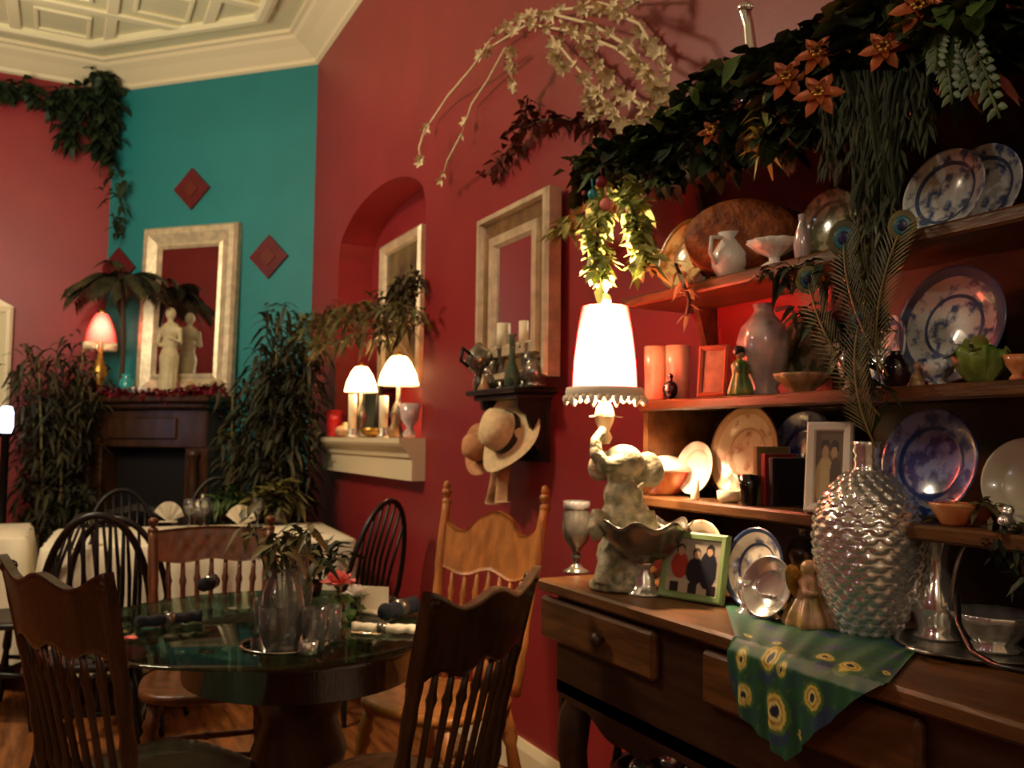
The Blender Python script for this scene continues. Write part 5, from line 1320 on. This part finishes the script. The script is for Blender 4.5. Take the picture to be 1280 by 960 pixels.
# pearly vase
p, s_ = spt(955, XSF + .10, S2, 490); t = thing('lustre_vase', 'pearly rose lustre vase glowing on the middle shelf', 'vase', p)
b = MB(); b.lathe([(r * s_, h * s_) for r, h in [(18, 0), (20, 4), (16, 10), (24, 28), (31, 50), (33, 68), (28, 86), (16, 100), (11, 108), (14, 116), (12, 116), (8, 106)]], n=36, fn=lambda r, z, a, i: (r * (1 + .03 * math.sin(8 * a)), z)); b.build('body', M['pearl'], t)
b = MB(); b.tube([(14 * s_, 0, 108 * s_), (32 * s_, 0, 112 * s_), (40 * s_, 0, 90 * s_), (34 * s_, 0, 70 * s_)], 2.5 * s_, 8); h_ = b.build('handle', M['pearl'], t); h_.rotation_euler = (0, 0, R(-50))
# pink dish
p, s_ = spt(1002, XSF + .05, S2, 475); b = MB(); b.lathe([(r * s_, h * s_) for r, h in [(14, 0), (15, 3), (22, 10), (33, 20), (34, 24), (31, 23), (18, 10), (1, 5)]], n=40, fn=lambda r, z, a, i: (r * (1 + .06 * math.sin(10 * a)), z)); single('shell_dish', b, M['rosy'], 'ruffled blush dish in the middle of the middle shelf', 'dish', p)
p, s_ = spt(1062, XSF + .05, S2, 475); b = MB(); b.lathe([(r * s_, h * s_) for r, h in [(8, 0), (9, 2), (4, 8), (12, 20), (15, 34), (10, 46), (4, 54), (6, 58), (4, 58)]], n=28); single('bud_vase', b, M['pearl'], 'small lustre bud vase behind the hanging feathers', 'vase', p)
p, s_ = spt(1120, XSF + .035, S2, 465); b = MB(); b.lathe([(r * s_, h * s_) for r, h in [(9, 0), (14, 4), (18, 16), (17, 28), (11, 38), (6, 42), (8, 45), (6, 45)]], n=28); single('plum_jar', b, M['plum'], 'dark plum round jar below the edge on blue plate', 'jar', p)
p, s_ = spt(1147, XSF + .04, S2, 465); b = MB(); b.ball((0, 0, 9 * s_), (9 * s_, 8 * s_, 9 * s_)); b.ball((0, 0, 24 * s_), (6 * s_, 6 * s_, 7 * s_)); b.ball((5 * s_, 0, 14 * s_), 5 * s_); b.lathe([(9 * s_, 0), (9 * s_, 3 * s_)]); o = single('child_figurine', b, M['rosy'], 'tiny blush figurine between the plum jar and the white bowl', 'figurine', p); remesh(o, .0025)
p, s_ = spt(1172, XSF + .05, S2, 465); b = MB(); b.lathe([(r * s_, h * s_) for r, h in [(10, 0), (11, 3), (8, 6), (18, 16), (21, 28), (19, 28), (14, 16), (1, 9)]], n=32); single('blue_white_bowl', b, M['pl_willow'], 'small footed blue and white bowl before the large willow plate', 'bowl', p)
p, s_ = spt(1226, XSF + .04, S2, 462); t = thing('lettuce_dish', 'lettuce green leaf shaped dish on the middle shelf at right', 'dish', p)
b = MB(); b.lathe([(r * s_, h * s_) for r, h in [(14, 0), (16, 3), (26, 16), (32, 36), (29, 42), (24, 30), (14, 12), (1, 6)]], n=60, fn=lambda r, z, a, i: (r * (1 + .07 * math.sin(7 * a) + .03 * math.sin(15 * a)), z * (1 + .08 * math.sin(5 * a)))); b.build('dish', M['lettuce'], t)
b = MB(); leaves(b, (0, 0, 34 * s_), (20 * s_, 20 * s_, 8 * s_), 30, 26 * s_, 18 * s_, .2); b.build('leaves', M['leafp'], t)
p, s_ = spt(1272, XSF + .04, S2, 462); b = MB(); b.lathe([(r * s_, h * s_) for r, h in [(9, 0), (10, 3), (6, 8), (14, 20), (17, 32), (14, 32), (1, 14)]], n=28); single('patterned_cup', b, M['redglaze'], 'red and tan cup at the right edge of the middle shelf', 'cup', p)
# top shelf
p, s_ = spt(913, XSF + .06, S3, 340); t = thing('white_jug', 'greyed white squat jug right of the gilt rimmed plate', 'jug', p)
b = MB(); b.lathe([(r * s_, h * s_) for r, h in [(14, 0), (16, 3), (23, 16), (24, 30), (16, 44), (13, 50), (17, 58), (14, 58), (10, 48)]], n=32); b.build('body', M['white'], t)
b = MB(); b.tube([(-14 * s_, 0, 52 * s_), (-30 * s_, 0, 50 * s_), (-32 * s_, 0, 30 * s_), (-22 * s_, 0, 18 * s_)], 2.6 * s_, 8); b.build('handle', M['white'], t)
p, s_ = spt(968, XSF + .05, S3, 320); t = thing('compote_dish', 'cream fluted compote dish on the top shelf beside the squat jug', 'dish', p)
b = MB(); b.lathe([(r * s_, h * s_) for r, h in [(17, 0), (16, 3), (6, 9), (7, 14), (22, 22), (34, 33), (32, 34), (18, 25), (1, 18)]], n=48, fn=lambda r, z, a, i: (r * (1 + .05 * math.sin(12 * a)), z)); b.build('bowl', M['white'], t)
p, s_ = spt(1003, XSF + .04, S3, 320); b = MB(); b.lathe([(r * s_, h * s_) for r, h in [(8, 0), (9, 2), (11, 20), (8, 36), (4, 48), (5, 58), (3, 58)]], n=24); single('slim_vase', b, M['pearl'], 'slim grey lustre vase on the top shelf beside the compote', 'vase', p)
# brown wicker basket lying under the top board
t = thing('wicker_basket', 'brown wicker basket tipped on its side behind the plates of the top shelf', 'basket'); c = on_x(930, 245, XW - .12)
place(t, (c.x, c.y, S3 + .107), R(55), 0, 0)
b = MB(); b.M = Matrix.Rotation(R(90), 4, 'X') @ Matrix.Diagonal((1.0, .66, .8, 1))
b.lathe([(.09, -.10), (.13, -.09), (.145, 0), (.15, .07), (.142, .075), (.135, .0), (.12, -.08), (.001, -.085)], n=56, fn=lambda r, z, a, i: (r * (1 + .02 * math.sin(28 * a)), z)); b.build('weave', M['wicker'], t)
b = MB()
for k in range(56):
    a = 2 * math.pi * k / 56; b.ball((.147 * math.cos(a), -.058, .097 * math.sin(a)), (.011, .01, .011), 8, 6)
b.build('braided_rim', M['wicker'], t)

# ============================================================ GREENERY ON AND AROUND THE HUTCH
XP = XSF + .02
# garland running along the top board and down over the left end
pts = [(728, 222, 1.40), (760, 205, 1.40), (800, 190, 1.39), (850, 165, 1.37), (890, 130, 1.36), (940, 100, 1.36), (990, 85, 1.36), (1040, 55, 1.35), (1100, 30, 1.35), (1160, 20, 1.35), (1230, 10, 1.35), (1290, 0, 1.35)]
W_ = [on_x(px, py, x_) for px, py, x_ in pts]
t = thing('ivy_garland', 'thick dark ivy garland running along the top of the hutch', 'garland')
b = MB(); b.tube(W_, .008, 6); b.build('vine', M['stem'], t)
b = MB()
for a_, c_ in zip(W_, W_[1:]):
    for i in range(7):
        leaves(b, a_.lerp(c_, i / 7) + Vector((.03, 0, 0)), (.07, .06, .065), 26, .065, .045, .25)
b.build('leaves', M['leaf'], t)
b = MB()
for a_, c_ in zip(W_, W_[1:]):
    for i in range(4): leaves(b, a_.lerp(c_, rnd.random()) + Vector((-.02, 0, 0)), (.07, .05, .06), 4, .06, .035, .3)
b.build('light_leaves', M['leafb'], t)
# darker heap of foliage at the upper right and in the middle
def heap(name, label, px, py, x_, rad, n, m, L=.07, W=.035, droop=.4, cat='foliage', out=None):
    c_ = on_x(px, py, x_); t_ = thing(name, label, cat, c_)
    b = MB()
    for k in range(5):
        a = k * 1.257; b.tube([(0, 0, 0), (rad[0] * .6 * math.cos(a), rad[1] * .6 * math.sin(a), rad[2] * .4 * math.sin(a * 2))], .004, 5)
    b.build('stems', M['stem'], t_)
    b = MB(); leaves(b, (0, 0, 0), rad, n, L, W, droop, out); b.build('leaves', m, t_); return t_
heap('boxwood_bush', 'dark silk bush on the hutch top behind the copper flowers', 900, 135, 1.44, (.08, .12, .10), 460, M['leaf'], .05, .032)
heap('boxwood_bush', 'large dark silk bush on the hutch top above the hanging moss', 1075, 70, 1.44, (.09, .16, .12), 620, M['leaf'], .06, .035)
heap('boxwood_bush', 'dark silk bush at the top right corner of the hutch', 1200, 40, 1.44, (.09, .16, .12), 560, M['leaf'], .06, .035)
heap('boxwood_bush', 'dark silk bush spilling over the left end of the hutch top', 832, 195, 1.42, (.08, .13, .08), 420, M['leaf'], .05, .034)
heap('boxwood_bush', 'dark silk bush drooping right above the wicker basket', 905, 170, 1.37, (.06, .12, .085), 420, M['leaf'], .05, .034)
heap('boxwood_bush', 'dark silk bush drooping below the copper flowers in front of the top board', 985, 145, 1.36, (.05, .12, .085), 380, M['leaf'], .05, .032)
# bright ivy swag beside the lamp
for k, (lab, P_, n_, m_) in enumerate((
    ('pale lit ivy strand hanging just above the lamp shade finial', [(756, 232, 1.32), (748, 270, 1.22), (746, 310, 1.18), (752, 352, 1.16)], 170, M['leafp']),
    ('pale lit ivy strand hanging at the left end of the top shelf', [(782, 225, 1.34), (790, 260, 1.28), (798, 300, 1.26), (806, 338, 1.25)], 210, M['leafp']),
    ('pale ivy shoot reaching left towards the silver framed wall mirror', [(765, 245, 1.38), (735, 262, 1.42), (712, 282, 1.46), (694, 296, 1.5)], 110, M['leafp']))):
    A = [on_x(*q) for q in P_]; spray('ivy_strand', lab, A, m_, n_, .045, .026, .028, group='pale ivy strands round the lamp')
# small berries and bird by the garland end
for px, py, rr, m_, lab in ((758, 256, .018, M['pinkc'], 'coral berry in the garland above the lamp'), (741, 243, .014, mat('turquoise_bead', (60, 150, 160), .25), 'turquoise bead in the garland above the lamp'), (752, 228, .016, M['garred'], 'dark red berry at the left tip of the garland')):
    p = on_x(px, py, 1.235); b = MB(); b.ball((0, 0, 0), rr, 16, 12); b.tube([(0, 0, rr * .9), (0, .005, rr + .03)], .002, 5); single('garland_berry', b, m_, lab, 'ornament', p)
# hanging moss and ferns
def moss(label, px, py0, py1, x_, w_, m, strands=60):
    t_ = thing('hanging_amaranthus', label, 'plant', group='hanging green moss tassels'); b = MB()
    for i in range(strands):
        q = on_x(px + rnd.uniform(-w_, w_), py0, x_); e = on_x(px + rnd.uniform(-w_, w_) * .7, py0 + (py1 - py0) * rnd.uniform(.55, 1), x_ + rnd.uniform(-.02, .03))
        q = q + Vector((rnd.uniform(-.02, .03), 0, 0)); pts_ = arc(q, e, rnd.uniform(-.01, .01), 6, (rnd.uniform(-.01, .01), rnd.uniform(-.015, .015), 0)); b.tube(pts_, [rnd.uniform(.002, .005)] * 6 + [.001], 4)
    b.build('strands', m, t_)
    b = MB()
    for i in range(strands * 3):
        f = rnd.random(); p_ = on_x(px + rnd.uniform(-w_, w_) * (1 - .3 * f), py0 + (py1 - py0) * f, x_ + rnd.uniform(-.02, .02)); b.leaf(p_, (rnd.uniform(-.5, .5), rnd.uniform(-.5, .5), -1), (1, 0, 0), .035, .008, .2)
    b.build('leaflets', m, t_)
moss('broad dark green moss curtain hanging from hutch top to the top shelf', 1095, 90, 275, 1.33, 40, M['moss'], 110)
moss('thin green moss tassel hanging left of the broad moss curtain', 1040, 95, 210, 1.34, 18, M['moss'], 30)
moss('dark moss tassel falling between the middle shelf plates', 1085, 270, 420, 1.34, 26, M['leafo'], 40)
moss('dark moss tassel hanging at the right side beside the blue plates', 1150, 70, 170, 1.34, 16, M['moss'], 26)
# pale drooping fern at upper right
t = thing('fern', 'pale green drooping fern at the upper right of the hutch', 'plant')
root = on_x(1175, 62, 1.34)
for k, (px, py) in enumerate(((1190, 130), (1215, 120), (1240, 110), (1250, 148), (1225, 75), (1170, 88))):
    e = on_x(px, py, 1.30); pts_ = arc(root, e, -.05, 8); b = MB(); b.tube(pts_, .0025, 5)
    for j in range(1, 9):
        dr = (pts_[j] - pts_[j - 1]).normalized(); sd = dr.cross(Vector((1, 0, 0))).normalized()
        for sg in (-1, 1):
            for f in (0, .5): b.leaf(pts_[j - 1].lerp(pts_[j], f), dr * .5 + sd * sg, (1, 0, 0), .05 * (1 - j / 14), .014, .25)
    b.build('frond', M['leafb'], t)
A = [on_x(*q) for q in ((965, 95, 1.33), (958, 130, 1.32), (952, 165, 1.32), (948, 195, 1.32))]
spray('grass_tuft', 'pale green tapering leaf tuft hanging below the copper flowers', A, M['leafp'], 60, .05, .012, .015)
# copper poinsettias
def poinsettia(label, px, py, x_, r, m):
    c_ = on_x(px, py, x_); t_ = thing('poinsettia', label, 'flower', c_, 0, 'copper silk poinsettias in the hutch top greenery')
    ax = Vector((-.75, -.6, .1)).normalized(); e1 = ax.cross(Vector((0, 0, 1))).normalized(); e2 = ax.cross(e1)
    b = MB()
    for ring, (nn, rr) in enumerate(((6, r), (5, r * .65))):
        for k in range(nn):
            a = 2 * math.pi * k / nn + ring * .5; d = e1 * math.cos(a) + e2 * math.sin(a) + ax * (.15 + .4 * ring); b.leaf(ax * .004 * ring, d, ax, rr, rr * .5, .12)
    b.build('petals', m, t_)
    b = MB()
    for k in range(6): b.ball(ax * .012 + (e1 * math.cos(k) + e2 * math.sin(k)) * .008, .005, 8, 6)
    b.build('stamens', M['gold'], t_)
for px, py, x_, r, lab in ((984, 98, 1.30, .05, 'left copper poinsettia above the wicker basket'), (1024, 118, 1.29, .05, 'copper poinsettia right of and below the left one'), (1022, 68, 1.30, .045, 'copper poinsettia above the pair near the moss curtain'), (1148, 10, 1.30, .05, 'copper poinsettia at the very top edge near the right'), (1105, 62, 1.30, .045, 'copper poinsettia in the dark bush over the moss curtain'), (890, 165, 1.31, .035, 'small copper poinsettia over the left end of the wicker basket')):
    poinsettia(lab, px, py, x_, r, M['copper'])
# silver swan neck ornament
p = on_x(936, 100, 1.38); s_ = mpp(p); zt_ = on_x(932, 6, 1.38).z
t = thing('swan_ornament', 'silver long necked bird ornament rising from the hutch top greenery', 'ornament', (p.x, p.y, S4 + .002))
h_ = zt_ - S4; b = MB()
b.ball((0, 0, .05), (.05, .05, .05), 18, 12)
b.tube([(0, 0, .08), (0, .01, h_ * .35), (0, -.01, h_ * .55), (0, .0, h_ * .8), (0, .012, h_ * .93), (0, .014, h_ * .97)], [.028, .02, .014, .012, .014, .016], 14); b.ball((0, .012, h_ * .97), (.018, .02, .016)); b.tube([(-.0, .0, h_ * .97), (-.012, -.02, h_ * .93), (-.014, -.03, h_ * .9)], [.01, .007, .002], 8)
b.build('body', M['silver'], t)
# peacock feathers in front of the shelves
def feather(label, base, tip, eye_r):
    a_, c_ = on_x(*base), on_x(*tip); t_ = thing('peacock_feather', label, 'feather', group='peacock feathers in front of the shelves')
    pts_ = arc(a_, c_, .0, 10, (-.02, .01, 0)); b = MB(); b.tube(pts_, [.002] * 10 + [.001], 5); b.build('quill', M['bamboo'], t_)
    b = MB()
    for j in range(2, 11):
        dr = (pts_[j] - pts_[j - 1]).normalized(); sd = dr.cross(Vector((1, 0, 0))).normalized()
        for sg in (-1, 1):
            for f in (0, .33, .66): b.leaf(pts_[j - 1].lerp(pts_[j], f), dr + sd * sg * .8, (1, 0, 0), .06, .003, .1)
    b.build('barbs', M['leafo'], t_)
    nrm_ = (EYE - c_).normalized(); nrm_ = Vector((-1, -.6, 0)).normalized()
    for nm, rr, off, m_ in (('eye_outer', 1, 0, M['leafo']), ('eye_blue', .62, .0015, mat('feather_teal', (30, 96, 110), .3)), ('eye_spot', .36, .003, mat('feather_indigo', (18, 22, 66), .3))):
        b = MB(); rot = nrm_.to_track_quat('Z', 'Y').to_matrix(); b.ball(c_ + nrm_ * off, (eye_r * rr * 1.0, eye_r * rr * 1.2, .0015), 20, 8, rot); b.build(nm, m_, t_)
feather('peacock feather with dark blue eye before the top shelf', (1110, 470, 1.31), (1055, 298, 1.30), .03)
feather('peacock feather leaning right before the top shelf moss', (1100, 480, 1.32), (1128, 282, 1.31), .024)
feather('peacock feather arching left before the middle shelf', (1100, 520, 1.31), (1010, 350, 1.30), .024)
feather('peacock feather standing low before the lowest shelf', (1095, 560, 1.30), (1075, 400, 1.30), .024)
for lab, P_, n_ in (('dark leaf swag curving under the top shelf toward the feathers', [(960, 345, 1.33), (1010, 335, 1.32), (1060, 350, 1.32), (1100, 420, 1.32)], 90), ('dark leaf swag hanging before the middle shelf', [(1000, 390, 1.32), (1030, 400, 1.32), (1070, 440, 1.32), (1100, 500, 1.32)], 90)):
    A = [on_x(*q) for q in P_]; spray('dark_swag', lab, A, M['leaf'], n_, .05, .014, .025)

# glittered white branch on the wall
t = thing('white_branch', 'cream glittered blossom branch arching over the red wall above the mirror', 'branch')
rootp = on_x(838, 150, XW - .18)
BR = [[(838, 150), (835, 90), (800, 30), (750, 8), (700, 12), (650, 22), (612, 50)], [(838, 160), (820, 100), (770, 60), (720, 40), (660, 30), (620, 55), (600, 70)], [(612, 52), (590, 85), (560, 120), (540, 150), (532, 160)], [(632, 60), (610, 100), (590, 130), (577, 168)], [(700, 25), (740, 70), (770, 110), (800, 130), (825, 155)], [(690, 45), (730, 95), (760, 130), (780, 160), (800, 155)], [(680, 15), (740, 30), (790, 60), (815, 100), (828, 150)], [(690, 50), (695, 70), (705, 85)], [(640, 60), (640, 90), (644, 120)], [(735, 120), (742, 150), (752, 170), (766, 188)], [(760, 90), (750, 130), (745, 155)], [(790, 20), (815, 60), (830, 70)], [(770, 0), (800, -10), (780, 12), (740, 0)], [(532, 160), (524, 185), (526, 205)], [(577, 168), (560, 200), (552, 225)]]
for bi, P_ in enumerate(BR):
    A = [on_x(px, py, XW - .10 - .07 * math.sin(i * .9 + bi)) for i, (px, py) in enumerate(P_)]
    b = MB(); b.tube(A, [.0055] * (len(A) - 1) + [.002], 6); br_ = b.build('branch', M['petal'], t)
    b = MB()
    nb = len(P_) * 4 if bi not in (2, 3, 13, 14) else 2
    for i in range(nb):
        f = rnd.uniform(0, len(A) - 1.001) if bi not in (2, 3, 13, 14) else len(A) - 1.002 - i * .4; k = int(f); c_ = A[k].lerp(A[k + 1], f - k); r0 = rnd.uniform(.026, .04)
        ax = Vector((rnd.uniform(-1, -.2), rnd.uniform(-.8, .2), rnd.uniform(-.9, .4))).normalized(); e1 = ax.cross(Vector((.1, .2, 1))).normalized(); e2 = ax.cross(e1)
        for q in range(5):
            a = 2 * math.pi * q / 5; b.leaf(c_, e1 * math.cos(a) + e2 * math.sin(a) + ax * .7, ax, r0, r0 * .5, .1)
    b.build('blossoms', M['petal'], br_)
# burgundy leaf spray on the wall below it
A = [on_x(px, py, XW - .05) for px, py in ((605, 222), (630, 195), (655, 160), (680, 150), (720, 150), (760, 155))]
spray('burgundy_spray', 'dark burgundy leaf spray on the red wall above the silver framed mirror', A, M['leaft'], 120, .055, .03, .035)
A = [on_x(px, py, XW - .05) for px, py in ((640, 190), (655, 150), (660, 122))]
spray('burgundy_spray', 'short upright burgundy sprig at the peak of the leaf spray', A, M['leaft'], 34, .05, .03, .025)
# dangling tendril under the left end of the top shelf
A = [on_x(px, py, 1.33) for px, py in ((845, 330), (852, 350), (862, 375), (858, 395))]
spray('dried_tendril', 'pale dried tendril dangling below the gilt rimmed plate', A, M['petal'], 26, .04, .010, .012)

# ============================================================ UNDER THE HUTCH
LZ = LSZ + .0135
for i, (px, py, rr, lab) in enumerate(((832, 905, .035, 'silver ball uppermost under the hutch'), (812, 925, .03, 'silver ball left of the uppermost under the hutch'), (852, 930, .032, 'silver ball right of the uppermost under the hutch'), (826, 950, .03, 'silver ball nearest the floor under the hutch'), (868, 948, .03, 'silver ball furthest right under the hutch'))):
    pass
bx = on_x(842, 935, 1.36)
t = thing('garden_bowl', 'dark metal bowl holding silver balls on the shelf under the hutch', 'bowl', (bx.x, bx.y, LZ))
b = MB(); b.lathe([(.07, 0), (.075, .01), (.03, .03), (.03, .12), (.10, .17), (.15, .24), (.155, .26), (.145, .25), (.09, .18), (.001, .15)], n=36); b.build('bowl', M['silver_o'], t)
for dx, dy, dz, lab in ((0, 0, .215, 'silver ball lying lowest in the middle of the dark bowl'), (-.06, .05, .245, 'silver ball at the left of the dark bowl'), (-.05, -.06, .245, 'silver ball at the right front of the dark bowl'), (.06, .03, .245, 'silver ball at the back of the dark bowl'), (-.01, -.01, .29, 'silver ball piled topmost in the dark bowl')):
    b = MB(); b.ball((0, 0, 0), .034, 24, 16); single('silver_ball', b, M['silver'], lab, 'ball', (bx.x + dx, bx.y + dy, LZ + dz), 0, 'silver balls under the hutch')
q = on_x(772, 925, 1.30)
t = thing('iron_candlestick', 'black twisted iron candlestick under the left of the hutch', 'candlestick', (q.x, q.y, LZ))
b = MB(); H_ = on_x(772, 897, 1.30).z - LZ; b.lathe([(.05, 0), (.05, .01), (.012, .03), (.01, H_ * .3), (.02, H_ * .4), (.01, H_ * .5), (.018, H_ * .65), (.009, H_ * .8), (.03, H_ * .9), (.034, H_), (.028, H_)], n=16); b.build('stem', M['black'], t)
q = on_x(905, 930, 1.38); b = MB(); b.lathe([(.05, 0), (.055, .01), (.08, .12), (.085, .22), (.06, .30), (.05, .33), (.06, .35), (.05, .35), (.04, .32)], n=30); single('floor_urn', b, M['verdi'], 'grey green urn on the shelf under the hutch behind the scarf tip', 'urn', (q.x, q.y, LZ))

# ============================================================ keep silk foliage on the room side of the walls
bpy.context.view_layer.update()
for o in list(sc.objects):
    if o.type != 'MESH' or o.name.split('.')[0] not in ('foliage', 'leaves', 'frond', 'stem', 'canes', 'light_leaves', 'blossoms', 'branch', 'vine', 'trunk'): continue
    mw_ = o.matrix_world; inv = mw_.inverted()
    for v in o.data.vertices:
        p = mw_ @ v.co; q = p.copy()
        if q.x > XW - .006 and q.y < YC: q.x = XW - .006
        d = DN.dot(q) - (DD - .006)
        if d > 0 and q.y > YC - .3: q -= DN * d
        if q.y > YB - .006: q.y = YB - .006
        if (q - p).length > 1e-6: v.co = inv @ q
